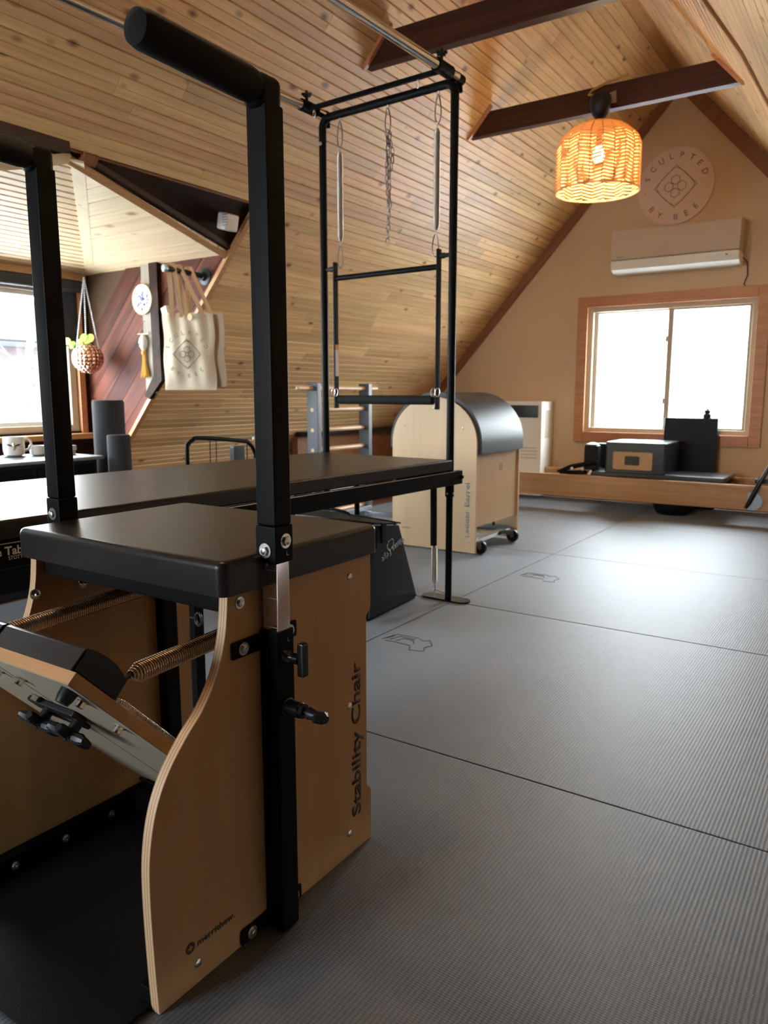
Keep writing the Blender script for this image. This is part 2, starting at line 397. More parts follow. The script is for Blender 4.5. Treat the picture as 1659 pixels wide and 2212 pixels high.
# ================================================================== ROOM
TT = tan(R(48)); CS, SN = cos(R(48)), sin(R(48))
RX, RZ = -1.616, 3.469           # ridge
YE, YC, YB = 6.7, 3.2, -2.2
XW = -4.52
def left_pt(s, y, d=0):          # s down the slope from the ridge, d into the room
    return Vector((RX - CS * s + SN * d, y, RZ - SN * s - CS * d))
def right_pt(s, y, d=0):
    return Vector((RX + CS * s - SN * d, y, RZ - SN * s - CS * d))
SMAX = RZ / SN
HZ = 1.966; SH = (RZ - HZ) / SN          # dormer opening upper line
# floor
b = B(); b.box((-5.2, -2.6, -.10), (2.2, 7.2, -.016)); fl = b.build('floor', 'gap', kind='structure')
fb = B()
x = -5.1; i = 0
while x < 1.9:
    if x < -1.5 and x > -4.8:
        y = -2.2 + random.random()
        ys = [-2.2]
        while ys[-1] < 6.7: ys.append(min(6.7, ys[-1] + random.uniform(1.6, 3.0)))
        for ya, yb in zip(ys, ys[1:]):
            q = B(); q.box((x, ya + .001, -.016), (x + .108, yb - .001, -.004), .0015, 1); q.build('plank', 'floorwood', fl)
    else:
        q = B(); q.box((x, -2.2, -.016), (x + .108, 6.7, -.004), .0015, 1); q.build('plank', 'floorwood', fl)
    x += .11
# ceiling slopes
def slope_plank(fn, s0, s1, y0, y1, parent, bead=True, mat='pine'):
    w = s1 - s0; th = .014
    prof = [(.0, th), (.0, .005), (.0035, 0)]
    if bead: prof += [(w / 2 - .0025, 0), (w / 2, .0035), (w / 2 + .0025, 0)]
    prof += [(w - .0035, 0), (w, .005), (w, th)]
    q = B(); A = [q.bm.verts.new(fn(s0 + u, y0, -v)) for u, v in prof]; C = [q.bm.verts.new(fn(s0 + u, y1, -v)) for u, v in prof]; n = len(prof)
    q.bm.faces.new(A); q.bm.faces.new(C[::-1])
    for k in range(n): q.bm.faces.new([A[k], C[k], C[(k + 1) % n], A[(k + 1) % n]])
    return q.build('plank', mat, parent, smooth=20)
def slope_slab(name, fn, parts):
    q = B()
    for (s0, s1, y0, y1) in parts:
        P = [fn(s0, y0, -.016), fn(s1, y0, -.016), fn(s1, y1, -.016), fn(s0, y1, -.016)]
        nrm = fn(0, 0, -1) - fn(0, 0, 0)
        q.pprism(P, nrm, .05)
    return q.build(name, 'gap', None, kind='structure')
YD0 = .25                                  # near end of the dormer opening
SD = (RZ - .24) / SN
cl = slope_slab('ceiling', left_pt, [(0, SH, YB - .2, YE + .2), (SH, SMAX, YC, YE + .2), (SH, SMAX, YB - .2, YD0)])
PW = .0885
nrow = int((SMAX - .08) / PW); SS = SH - 22 * PW
for k in range(nrow):
    s0 = SS + k * PW; s1 = s0 + PW - .0015
    segs = [(YB, YE)] if s1 < SH + .005 else [(YC + .01, YE)]
    for a, bb in segs:
        y = a - random.random() * 1.2; cuts = [a]
        while True:
            y += random.choice([.8, 1.0, 1.2, 1.5, 1.8])
            if y > bb - .35: break
            if y > cuts[-1] + .35: cuts.append(y)
        cuts.append(bb)
        for ya, yb in zip(cuts, cuts[1:]): slope_plank(left_pt, s0, s1, ya + .0006, yb - .0006, cl)
cr_ = slope_slab('ceiling', right_pt, [(0, SMAX, YB - .2, YE + .2)])
for k in range(nrow):
    s0 = SS + k * PW; s1 = s0 + PW - .0015
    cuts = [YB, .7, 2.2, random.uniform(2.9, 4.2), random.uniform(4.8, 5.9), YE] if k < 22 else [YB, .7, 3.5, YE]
    for ya, yb in zip(cuts, cuts[1:]): slope_plank(right_pt, s0, s1, ya + .0006, yb - .0006, cr_, True, 'pine' if ya > .5 else 'header')  # unseen planks by the camera added dark to cut bounce onto the chair panel
q = B(); q.prism([(RX - .055, RZ - .055 * TT + .012), (RX, RZ - .004), (RX + .055, RZ - .055 * TT + .012), (RX + .07, RZ + .09), (RX - .07, RZ + .09)], YB, YE, 'Y'); q.build('ridge_board', 'pine_trim', None, kind='structure')
# ---- end wall with window opening
def wall_with_hole(name, mat, y, poly_x, hole, th, top):
    pass
WX0, WX1, WZ0, WZ1 = -2.325, -.945, .60, 1.705       # opening of the end window
def gable_section(x0, x1, z0, z1, y0, y1, q):
    """part of the gable between x0..x1 clipped under the roof"""
    pts = []
    zl = lambda x: min(RZ + .03 - abs(RX - x) * TT, z1)
    xs = sorted({x0, x1} | {v for v in (RX, RX - (RZ - z1) / TT, RX + (RZ - z1) / TT) if x0 < v < x1})
    bot = [(x0, z0), (x1, z0)]
    topp = [(v, zl(v)) for v in reversed(xs) if zl(v) > z0 + 1e-4]
    poly = bot + topp
    if zl(x0) <= z0: poly = poly[1:] if False else [(max(x0, RX - (RZ - z0) / TT), z0)] + poly[1:]
    if zl(x1) <= z0: poly = [poly[0], (min(x1, RX + (RZ - z0) / TT), z0)] + poly[2:]
    q.prism(poly, y0, y1, 'Y')
q = B()
gable_section(-4.72, WX0, 0, 9, YE, YE + .14, q)
gable_section(WX1, 1.50, 0, 9, YE, YE + .14, q)
q.box((WX0, YE, 0), (WX1, YE + .14, WZ0))
gable_section(WX0, WX1, WZ1, 9, YE, YE + .14, q)
we = q.build('wall_end', 'beige', None, kind='structure')
# rake trims on the end wall
def rake(fn, name, d0, d1, y0, y1, mat, s0=.0, s1=SMAX):
    q = B()
    P = [fn(s0, y0, d0), fn(s1, y0, d0), fn(s1, y0, d1), fn(s0, y0, d1)]
    q.pprism(P, (0, 1, 0), y1 - y0); return q.build(name, mat, None, kind='structure')
rake(left_pt, 'trim_1', .002, .075, YE - .022, YE - .001, 'rake', .04, SMAX - .1)
rake(right_pt, 'trim_2', .002, .105, YE - .022, YE - .001, 'rake', .10, SMAX - .12)
# baseboard
q = B(); q.box((-4.6, YE - .015, .0), (1.4, YE - .001, .09), .003); q.build('baseboard_end', 'pine_trim', None, kind='structure')
# window
wt = B(); T = .09
wt.box((WX0 - T + .01, YE - .022, WZ0 - T + .01), (WX0 + .01, YE - .001, WZ1 + T - .01), .003)
win = wt.build('window_1', 'winwood', None, kind='structure')
q = B(); q.box((WX1 - .01, YE - .022, WZ0 - T + .01), (WX1 + T - .01, YE - .001, WZ1 + T - .01), .003); q.build('casing', 'winwood', win)
q = B(); q.box((WX0 + .011, YE - .021, WZ1 - .01), (WX1 - .011, YE - .001, WZ1 + T - .01), .003); q.build('casing', 'winwood', win)
q = B(); q.box((WX0 + .011, YE - .021, WZ0 - T + .01), (WX1 - .011, YE - .001, WZ0 + .01), .003); q.build('casing', 'winwood', win)
q = B()
for (a, bq) in (((WX0, WZ0), (WX0 + .05, WZ1)), ((WX1 - .05, WZ0), (WX1, WZ1)), ((WX0 + .05, WZ0), (WX1 - .05, WZ0 + .05)), ((WX0 + .05, WZ1 - .05), (WX1 - .05, WZ1))):
    q.box((a[0], YE + .02, a[1]), (bq[0], YE + .10, bq[1]), .003, 1)
q.build('window_frame', 'vinyl', win)
WM = -1.62
def sash(x0, x1, y0, y1, wd, par):
    q = B()
    q.box((x0, y0, WZ0 + .045), (x0 + wd, y1, WZ1 - .045), .003, 1); q.box((x1 - wd, y0, WZ0 + .045), (x1, y1, WZ1 - .045), .003, 1)
    q.box((x0 + wd, y0, WZ0 + .045), (x1 - wd, y1, WZ0 + .045 + wd * .5), .003, 1); q.box((x0 + wd, y0, WZ1 - .045 - wd * .5), (x1 - wd, y1, WZ1 - .045), .003, 1)
    s = q.build('sash', 'vinyl', par)
    g = B(); g.box((x0 + wd, (y0 + y1) / 2 - .002, WZ0 + .05), (x1 - wd, (y0 + y1) / 2 + .002, WZ1 - .05)); g.build('pane', 'glass', s)
sash(WX0 + .05, WM + .02, YE + .065, YE + .09, .035, win)
sash(WM - .02, WX1 - .03, YE + .035, YE + .06, .045, win)
q = B(); q.box((WM - .032, YE + .022, 1.38), (WM - .012, YE + .04, 1.43), .004); q.box((WM - .032, YE + .022, .86), (WM - .012, YE + .04, .91), .004); q.build('sash_latch', 'vinyl', win)
# ---- back wall behind the camera with a wide window
q = B()
BX0, BX1, BZ0, BZ1 = -3.1, -1.6, .6, 1.7
gable_section(-4.72, BX0, 0, 9, YB - .12, YB, q); gable_section(BX1, 1.50, 0, 9, YB - .12, YB, q)
q.box((BX0, YB - .12, 0), (BX1, YB, BZ0)); gable_section(BX0, BX1, BZ1, 9, YB - .12, YB, q)
wb = q.build('wall_back', 'beige', None, kind='structure')
q = B()
for a, bq in (((BX0, BZ0), (BX0 + .06, BZ1)), ((BX1 - .06, BZ0), (BX1, BZ1)), ((BX0 + .06, BZ0), (BX1 - .06, BZ0 + .06)), ((BX0 + .06, BZ1 - .06), (BX1 - .06, BZ1)), ((-2.38, BZ0 + .06), (-2.32, BZ1 - .06))):
    q.box((a[0], YB - .08, a[1]), (bq[0], YB - .03, bq[1]))
wr = q.build('window_3', 'vinyl', None, kind='structure')
q = B(); q.box((BX0 + .06, YB - .055, BZ0 + .06), (BX1 - .06, YB - .05, BZ1 - .06)); q.build('pane', 'glass', wr)
# ---- dormer: cheek wall of red stained diagonal boards
q = B(); q.prism([(-4.80, .0), (XW - .14, 1.80), (-3.20, 1.80), (-4.79, .0)], YC + .002, YC + .02, 'Y')
ck = q.build('wall_left', 'gap', None, kind='structure')
ctop = 1.733
tri = [(XW, .20), (XW, ctop), (RX - (RZ - ctop) / TT - .012, ctop), (RX - (RZ - .2) / TT - .012, .20)]
xr_ = lambda z: RX - (RZ - z) / TT - .012
bw = .125
for k in range(-4, 14):
    # boards run at 46 degrees, up to the right
    ang = R(46); dd = Vector((cos(ang), 0, sin(ang))); nn = Vector((-sin(ang), 0, cos(ang)))
    o0 = Vector((XW, 0, .2)); c0 = -1.0 + k * bw
    t = bmesh.new(); bmesh.ops.create_cube(t, size=1)
    for v in t.verts:
        v.co = o0 + dd * (v.co.x * 4 + 1) + nn * (c0 + bw / 2 + v.co.z * (bw - .003)) + Vector((0, YC - .009 + v.co.y * .016, 0))
    for (pc, pn) in ((Vector((XW, 0, 0)), Vector((-1, 0, 0))), (Vector((0, 0, ctop)), Vector((0, 0, 1))), (Vector((xr_(0), 0, 0)), Vector((SN, 0, -CS)))):
        g = t.verts[:] + t.edges[:] + t.faces[:]
        r = bmesh.ops.bisect_plane(t, geom=g, plane_co=pc, plane_no=pn, clear_outer=True)
        es = [e for e in t.edges if e.is_boundary]
        if es: bmesh.ops.holes_fill(t, edges=es)
    if len(t.verts) > 3:
        bb = B(); bb.bm.free(); bb.bm = t; bb.build('plank', 'redwood', ck)
    else: t.free()
# cheek edge trim along the slope
q = B(); P = [left_pt(SH + .02, YC - .022, .012), left_pt(SMAX - .3, YC - .022, .012), left_pt(SMAX - .3, YC - .022, -.012), left_pt(SH + .02, YC - .022, -.012)]
q.pprism(P, (0, 1, 0), .035); q.build('trim_3', 'pine_trim', None, kind='structure')
# trim along the dormer opening (upper line)
q = B(); P = [left_pt(SH, YB, .003), left_pt(SH + .009, YB, .003), left_pt(SH + .009, YB, -.02), left_pt(SH, YB, -.02)]
q.pprism(P, (0, 1, 0), YC - YB); q.build('trim_4', 'rake', None, kind='structure')
# dark header of the dormer
T1 = Vector((-2.994, 2.08, 1.939)); T2 = Vector((-3.187, 3.17, 1.724)); T4 = Vector((-3.03, 1.96, 1.898)); T5 = Vector((-3.075, 1.82, 1.850)); T6 = Vector((-3.26, 0.9, 1.64)); 
def onl(y, z, d=0):
    s = (RZ - z) / SN; return left_pt(s, y, d)
q = B()
def quad(q, P): q.pprism(P, (-SN, 0, CS), .012)
quad(q, [onl(YC, HZ, -.02), onl(2.08, HZ, -.02), onl(2.08, 1.939, -.02), onl(YC, 1.722, -.02)])
quad(q, [onl(2.08, HZ, -.02), onl(YD0, HZ, -.02), onl(YD0, 1.45, -.02), onl(2.08, 1.939, -.02)])
hd = q.build('header', 'header', None, kind='structure')
q = B(); P = [onl(2.08, 1.944, 0), onl(3.18, 1.722, 0), onl(3.18, 1.700, 0), onl(2.08, 1.915, 0)]; q.pprism(P, (-SN, 0, CS), .03); q.build('header_trim', 'pine_trim', hd)
q = B(); P = [onl(2.08, 1.947, .002), onl(2.08, 1.918, .002), onl(1.97, 1.880, .002), onl(1.97, 1.912, .002)]; q.pprism(P, (-SN, 0, CS), .04); q.build('header_trim', 'pine_slat', hd)
q = B(); P = [onl(1.97, 1.912, .002), onl(1.97, 1.880, .002), onl(YD0, 1.43, .002), onl(YD0, 1.46, .002)]; q.pprism(P, (-SN, 0, CS), .04); q.build('header_trim', 'pine_slat', hd)
q = B(); q.obox(onl(2.16, 1.952, .0), (.05, .07, .03), Matrix.Rotation(R(-48), 3, 'Y')); q.build('header_block', 'rake', hd)
# dormer ceilings
C3 = Vector((XW, YC, 1.722))
AP = Vector((-3.0, 2.08, 1.93))
# plane 1: slats parallel to Y, rising from the window wall to the header; bounded by the hip
def hip_t(t): return C3.lerp(AP, t)
dc = B(); dc.pprism([Vector((XW - .1, YD0, 1.735)), Vector((XW - .1, YC + .1, 1.735)), Vector((-2.95, 2.05, 1.96)), Vector((-2.95, YD0, 1.96))], (0, 0, 1), .05)
dco = dc.build('ceiling', 'gap', None, kind='structure')
n1 = 24
for k in range(n1):
    t0, t1 = k / n1, (k + .74) / n1
    a0, a1 = hip_t(t0), hip_t(t1)
    ys = random.choice([YD0, 1.2, 1.6]);
    segs = [(YD0, a0.y, a1.y)]
    q = B(); P = [Vector((a0.x, YD0, a0.z)), Vector((a0.x, a0.y, a0.z)), Vector((a1.x, a1.y, a1.z)), Vector((a1.x, YD0, a1.z))]
    q.pprism(P, (-.15, 0, 1), .014); q.build('slat', 'pine_slat', dco)
# plane 2: boards parallel to X over the cheek
dc = B(); dc.pprism([Vector((XW, YC, 1.75)), Vector((-3.17, YC, 1.745)), Vector((-2.98, 2.08, 1.96))], (0, 0, 1), .05)
dco2 = dc.build('ceiling', 'gap', None, kind='structure')
n2 = 10; C4 = Vector((-3.19, YC, 1.722))
for k in range(n2):
    t0, t1 = k / n2, (k + .945) / n2
    a0, a1 = hip_t(t0), hip_t(t1); b0, b1 = C4.lerp(AP, t0), C4.lerp(AP, t1)
    q = B(); q.pprism([a0, b0, b1, a1] if t1 < .999 else [a0, b0, a1], (0, .15, 1), .014); q.build('plank', 'pine_hip', dco2)
# hip board
dirh = (AP - C3).normalized(); side = Vector((0, 0, 1)).cross(dirh).normalized()
q = B(); sd = .028
q.pprism([C3 - side * -sd * 0 + Vector((0, 0, -.004)), AP + Vector((0, 0, -.004)), AP + side * sd * 2 + Vector((0, 0, -.010)), C3 + side * sd * 2 + Vector((0, 0, -.010))], (0, 0, 1), .01)
q.build('trim_5', 'pine_slat', None, kind='structure')
# crown strip above dormer window
q = B(); q.box((XW + .002, YD0, 1.675), (XW + .030, YC - .02, 1.725), .004); q.build('trim_6', 'pine_trim', None, kind='structure')
# dormer window wall
q = B()
DZ0, DZ1 = .70, 1.625; DY1 = 3.10
q.box((XW - .14, YD0 - .1, 0), (XW, YC + .1, DZ0)); q.box((XW - .14, YD0 - .1, DZ1), (XW, YC + .1, 1.80))
q.box((XW - .14, DY1, DZ0), (XW, YC + .1, DZ1)); q.box((XW - .14, YD0 - .1, DZ0), (XW, YD0 + .15, DZ1))
q.build('wall_left', 'header', None, kind='structure')
q = B(); q.prism([(-4.7, .0), (-4.66, 1.80), (-3.15, 1.80), (-2.9, 1.98), (-4.74, 0)], YD0 - .05, YD0, 'Y'); q.build('wall_left', 'redwood', None, kind='structure')
q = B()
for y0, y1 in ((DY1 - .05, DY1), (1.60, 1.70), (YD0 + .15, YD0 + .2)): q.box((XW - .10, y0, DZ0), (XW - .02, y1, DZ1), .003, 1)
for y0, y1 in ((YD0 + .2, 1.60), (1.70, DY1 - .05)):
    q.box((XW - .10, y0, DZ0), (XW - .02, y1, DZ0 + .045), .003, 1); q.box((XW - .10, y0, DZ1 - .04), (XW - .02, y1, DZ1), .003, 1)
w2 = q.build('window_2', 'vinyl', None, kind='structure')
for y0, y1 in ((YD0 + .2, 1.60), (1.70, DY1 - .05)):
    q = B(); a, c, d = .028, DZ0 + .045, DZ1 - .04
    q.box((XW - .085, y0, c), (XW - .045, y0 + a, d), .002, 1); q.box((XW - .085, y1 - a, c), (XW - .045, y1, d), .002, 1)
    q.box((XW - .085, y0 + a, c), (XW - .045, y1 - a, c + a), .002, 1); q.box((XW - .085, y0 + a, d - a), (XW - .045, y1 - a, d), .002, 1)
    s = q.build('sash', 'whitev', w2)
    g = B(); g.box((XW - .068, y0 + a, c + a), (XW - .064, y1 - a, d - a)); g.build('pane', 'glass', s)
q = B(); q.box((XW - .02, YD0 + .1, DZ0 - .05), (XW + .05, YC - .02, DZ0 - .012), .006); q.build('window_sill', 'pine_trim', w2)
q = B(); q.box((XW - .02, DY1, DZ0 - .01), (XW + .012, DY1 + .045, DZ1 + .02), .003); q.build('casing', 'winwood', w2)
# black roller blind cassette and short blind side
bl = thing('roller_blind', (XW + .03, 1.7, 1.60), 'black roller blind cassette drawn up above the dormer window', 'blind')
q = B(); q.box((XW + .002, YD0 + .1, 1.60), (XW + .055, YC - .03, 1.674), .012, 3); q.build('cassette', 'valance', bl)
q = B(); q.box((XW + .004, 3.01, 1.255), (XW + .012, 3.115, 1.60)); q.build('side_strip', 'valance', bl)
# black post and pale board on the cheek wall
q = B(); q.prism([(-3.83, 1.730), (-3.757, 1.730), (-3.757, 1.03), (-3.88, .915), (-3.925, .935), (-3.83, 1.06)], YC - .05, YC - .018, 'Y'); q.build('trim_7', 'header', None, kind='structure')
q = B(); q.box((-3.925, YC - .034, .95), (-3.831, YC - .018, 1.730), .002, 1); q.build('trim_8', 'palewood', None, kind='structure')
# tie beams
for nm, yb, z0, z1 in (('tie_beam', 4.60, 2.572, 2.708), ('tie_beam', 3.41, 2.596, 2.738)):
    xl0, xr0 = RX - (RZ - z0) / TT, RX + (RZ - z0) / TT; xl1, xr1 = RX - (RZ - z1) / TT, RX + (RZ - z1) / TT
    q = B(); q.prism([(xl0, z0), (xr0, z0), (xr1, z1), (xl1, z1)], yb, yb + .055, 'Y'); tb = q.build(nm, 'darkbeam', None, kind='structure')
    for fn, zz in ((left_pt, 1), (right_pt, 1)):
        s0, s1 = (RZ - z1 - .012) / SN, (RZ - z0 + .0) / SN
        q = B(); P = [fn(s0 - .03, yb - .022, .0), fn(s1 + .01, yb - .022, .0), fn(s1 + .01, yb - .022, .018), fn(s0 - .03, yb - .022, .018)]
        q.pprism(P, (0, 1, 0), .021); q.build('end_trim', 'winwood', tb)
# trim strip on the right slope
q = B()
n_r = Vector((-SN, 0, -CS))
for a, c in (((-.79, 3.563, 2.552), (-.70, 3.885, 2.452)), ((-.90, 3.10, 2.672), (-.79, 3.563, 2.552)), ((-.70, 3.885, 2.452), (-.66, 4.60, 2.410))):
    a, c = Vector(a), Vector(c); d = (c - a).normalized(); sd_ = d.cross(n_r).normalized() * .012
    q.pprism([a - sd_, a + sd_, c + sd_, c - sd_], n_r, .014)
q.build('trim_9', 'pine_trim', None, kind='structure')
# dark low shelf board under the slope
q = B(); q.prism([(-4.22, .0), (-4.22, .585), (-4.16, .585), (-4.16, .0)], 4.9, 6.66, 'Y'); q.build('wall_knee', 'rake', None, kind='structure')
q = B(); q.box((-4.20, 4.9, .592), (-4.05, 6.66, .632), .006)
tag(q.build('low_shelf', 'blackgloss'), 'black low shelf under the slope, seen between ladder and barrel', 'shelf')
# ---- outside
q = B(); q.box((-60, -60, -3.2), (60, 60, -3.0)); q.build('ground_outside', 'snow', None, kind='structure')
q = B(); q.box((-18, 2, -3.0), (-14, 16, 1.86)); hs = tag(q.build('neighbour_house', 'brickout'), 'pink brick neighbouring house outside the dormer window', 'house')
q = B(); q.prism([(-13.8, 1.86), (-13.75, 1.95), (-16.0, 2.75), (-18.2, 1.86)], 1.7, 16.3, 'Y'); q.build('roof', 'roofout', hs)
q = B(); q.box((-13.80, 1.7, 1.80), (-13.68, 16.3, 1.90), .02); q.build('gutter', 'blacksat', hs)
fr = thing('deck_railing', (-1.2, 9.2, -.2), 'pale deck railing faintly visible through the end window', 'railing')
q = B(); q.box((-4, 9.18, .66), (2.0, 9.24, .70)); q.build('top_rail', 'fence', fr)
q = B(); q.box((-4, 9.16, -.30), (2.0, 9.26, -.2)); q.build('bottom_rail', 'fence', fr)
for k in range(24):
    q = B(); q.box((-3.9 + k * .24, 9.20, -.2), (-3.88 + k * .24, 9.22, .66)); q.build('baluster', 'fence', fr)
q = B(); q.box((-4.2, 7.3, -.5), (2.2, 9.3, -.4)); q.build('deck_outside', 'fence', None, kind='structure')
tr = thing('bare_tree', (-11, 6.4, -3), 'bare grey tree outside the dormer window', 'tree')
q = B(); q.tube([(-11, 6.4, -3), (-11, 6.5, .5), (-10.9, 6.8, 2.2), (-10.8, 7.4, 4.0)], [.09, .07, .05, .02], 8); tk = q.build('trunk', 'bark', tr)
for k in range(16):
    q = B(); p = Vector((-11, 6.5 + random.uniform(0, .5), random.uniform(.6, 3.0))); d = Vector((random.uniform(-.2, .2), random.choice([-1, 1, 1]) * random.uniform(.4, 1), random.uniform(.1, .8)))
    pts = [p]; 
    for j in range(4): pts.append(pts[-1] + d * .5 + Vector((random.uniform(-.1, .1), random.uniform(-.15, .15), random.uniform(-.15, .15))))
    q.tube(pts, [.022, .017, .012, .008, .004], 5); q.build('branch', 'bark', tr)

# ================================================================== MATS
def mat_(x0, x1, y0, y1, z, label, logo=None):
    q = B(); q.box((x0, y0, -.004), (x1, y1, z), .0025, 2)
    o = tag(q.build('exercise_mat', 'mat'), label, 'mat', 'grey rubber exercise mats covering the floor')
    if logo:
        lx, ly, s = logo; b2 = B(); 
        L = lambda u, v: (lx + u * s, ly + v * s, z)
        for pts in ([(-.1, 0), (0, .42), (.5, .44), (.68, .34), (.78, .44), (.98, .18), (.9, .0), (1.0, -.2), (.72, -.28), (.6, -.05), (.2, -.02), (0, -.05)],
                    [(.05, .05), (.12, .33), (.5, .33)], [(.2, .06), (.26, .26), (.48, .26), (.6, .1)], [(-.05, .1), (.0, .3)]):
            b2.tube([L(*p) for p in pts], .0016, 6)
        b2.build('embossed_logo', 'blacksat', o)
    return o
g_ = .0015
mat_(-1.62, .40, -.99, .327, .0, 'grey ribbed floor mat nearest the camera, mostly out of frame')
mat_(-1.62, .40, .330, 1.654, .0, 'grey ribbed mat under the wooden chair, in front of the lowest seam')
mat_(-1.62, .40, 1.658, 2.983, .0, 'large grey ribbed mat between the chair and the tower foot, logo by the black bag', (-1.57, 2.36, .19))
mat_(-1.62, .40, 2.988, 4.236, .0, 'grey ribbed mat beside the ladder barrel with an outlined logo', (-1.55, 3.63, .19))
mat_(-1.62, .40, 4.240, 5.480, .0, 'grey ribbed mat in front of the reformer rail')
mat_(-1.62, .40, 5.484, 6.68, .0, 'grey ribbed mat lying under the reformer carriage')
mat_(-3.64, -1.624, 2.988, 4.236, .0, 'grey ribbed mat under the near end of the ladder barrel')
mat_(-3.64, -1.624, 4.240, 5.480, .0, 'grey ribbed mat behind the barrel casters')
mat_(-3.64, -1.624, 5.484, 6.68, .0, 'grey ribbed mat under the left end of the reformer')
mat_(-3.30, -1.624, 1.658, 2.983, .0, 'grey ribbed mat under the far end of the padded table')
mat_(-3.30, -1.624, .330, 1.654, .0, 'grey ribbed mat behind the wooden chair under the padded table')
mat_(-3.30, -1.624, -.99, .327, .0, 'grey ribbed mat at the unseen near end of the padded table')

# ================================================================== STABILITY CHAIR
XN, XF = -.862, -1.412          # outer faces of the near and far panels
CH = thing('pilates_chair', (-1.137, .95, 0), 'birch plywood exercise chair with black seat, springs and two tall handles', 'exercise chair')
def crom(pts, n=6):
    out = []
    for i in range(len(pts) - 1):
        p0, p1, p2, p3 = pts[max(i - 1, 0)], pts[i], pts[i + 1], pts[min(i + 2, len(pts) - 1)]
        for j in range(n):
            t = j / n
            out.append(tuple(.5 * (2 * p1[k] + (p2[k] - p0[k]) * t + (2 * p0[k] - 5 * p1[k] + 4 * p2[k] - p3[k]) * t * t + (3 * p1[k] - p0[k] - 3 * p2[k] + p3[k]) * t ** 3) for k in range(len(p1))))
    out.append(tuple(pts[-1])); return out
front = crom([(.664, .001), (.6605, .08), (.658, .19), (.661, .265), (.675, .330), (.700, .380), (.738, .424), (.775, .458), (.808, .505), (.828, .565), (.836, .630)], 5)
back = [(1.236, .632), (1.236, .517), (1.2335, .511), (1.223, .503), (1.2205, .498), (1.2205, .132), (1.2225, .126), (1.233, .118), (1.236, .112), (1.236, .001)]
prof = front + back
for (xa, xb) in ((XN, XN - .019), (XF, XF + .019)):
    q = B(); q.prism(prof, xa, xb, 'X', 0, 1)
    t = q.bm
    o = q.build('side_panel', ['birch', 'plyedge'], CH)
    if xa == XN: near_panel = o
    else: far_panel = o
# seat cushion: rounded pad
def cushion(x0, x1, y0, y1, z0, z1, name, mat, par, bev=.014, dome_=.0, rot=None):
    q = B(); t = bmesh.new(); bmesh.ops.create_cube(t, size=1)
    for v in t.verts: v.co = Vector(((x0 + x1) / 2 + v.co.x * (x1 - x0), (y0 + y1) / 2 + v.co.y * (y1 - y0), (z0 + z1) / 2 + v.co.z * (z1 - z0)))
    top = [e for e in t.edges if all(v.co.z > (z0 + z1) / 2 for v in e.verts)]
    ver = [e for e in t.edges if abs(e.verts[0].co.z - e.verts[1].co.z) > 1e-4]
    bmesh.ops.bevel(t, geom=ver, offset=bev * 1.4, segments=4, profile=.5, affect='EDGES')
    top = [e for e in t.edges if all(v.co.z > z1 - 1e-5 for v in e.verts)]
    bmesh.ops.bevel(t, geom=top, offset=bev, segments=4, profile=.6, affect='EDGES')
    q._merge(t, Matrix.Identity(4)); q.wn = True; return q.build(name, mat, par, smooth=60, rot=rot)
seat = cushion(-1.418, -.846, .812, 1.244, .632, .689, 'seat', 'leather', CH, .013)
for sx, sy in ((-.8465, .822), (-.8465, 1.236)): q = B(); q.tube([(sx, sy, .640), (sx, sy, .677)], .0012, 6); q.build('seam_piping', 'leatherside', seat)
# seat support frame below
q = B(); q.box((XF + .02, .850, .592), (XN - .02, .874, .632), .003); q.box((XF + .02, .874, .60), (XN - .02, 1.20, .632))
q.build('seat_frame', 'black', CH)
# cross rail at the back carrying spring hooks
q = B(); q.box((XF + .02, 1.165, .50), (XN - .02, 1.19, .585), .003); q.build('rear_crossbar', 'black', CH)
# inner rear posts
q = B(); q.box((XF + .0195, 1.118, .03), (XF + .050, 1.158, .592), .003); q.build('rear_post', 'black', CH)
q = B(); q.box((XN - .050, 1.118, .03), (XN - .0195, 1.158, .592), .003); q.build('rear_post', 'black', CH)
# base frame and base plate
q = B(); q.box((XF + .02, -.02 + .55, .004), (XN - .02, 1.16, .010)); q.build('base_plate', 'leatherside', CH)
q = B(); q.box((XF + .0195, .56, .004), (XF + .046, 1.03, .050), .003); q.build('base_rail', 'black', CH)
q = B(); q.box((XN - .046, .664, .004), (XN - .0195, 1.03, .035), .003); q.build('base_rail', 'black', CH)
q = B(); q.box((XF + .0195, 1.0, .010), (XN - .0195, 1.04, .052), .003); q.build('base_rail', 'black', CH)
q = B(); q.box((XF + .0195, 1.04, .036), (XN - .0195, 1.14, .052), .003); q.build('base_shelf', 'black', CH)
for y in (.727, .838, .951): q = B(); q.cyl((XF + .046, y, .03), (XF + .050, y, .03), .0085, n=14); q.lathe((XF + .050, y, .03), [(.0062, 0), (.0062, .004), (.003, .004), (.003, .001)], 6, 'X'); q.build('bolt', 'steel', CH)
# panel bolts
def bolt(c, d, r, par, kind='hex', mat='steel', rot=None):
    q = B(); (hexhead if kind == 'hex' else dome)(q, c, d, r) if kind == 'hex' else dome(q, c, d, r, .0035)
    return q.build('bolt', mat, par, rot=rot)
bolt((XN, .862, .612), (1, 0, 0), .0068, CH)
for y, z in ((1.165, .594), (.744, .036), (1.158, .049), (1.161, .327)): bolt((XN, y, z), (1, 0, 0), .0075, CH, 'dome')
for y, z in ((.827, .554), (.935, .555)):
    q = B(); q.cyl((XF + .019, y, z), (XF + .0205, y, z), .011, n=20); q.cyl((XF + .0205, y, z), (XF + .026, y, z), .006, n=6); dome(q, (XF + .026, y, z), (1, 0, 0), .0045, .005); q.build('bolt', 'chrome', CH)
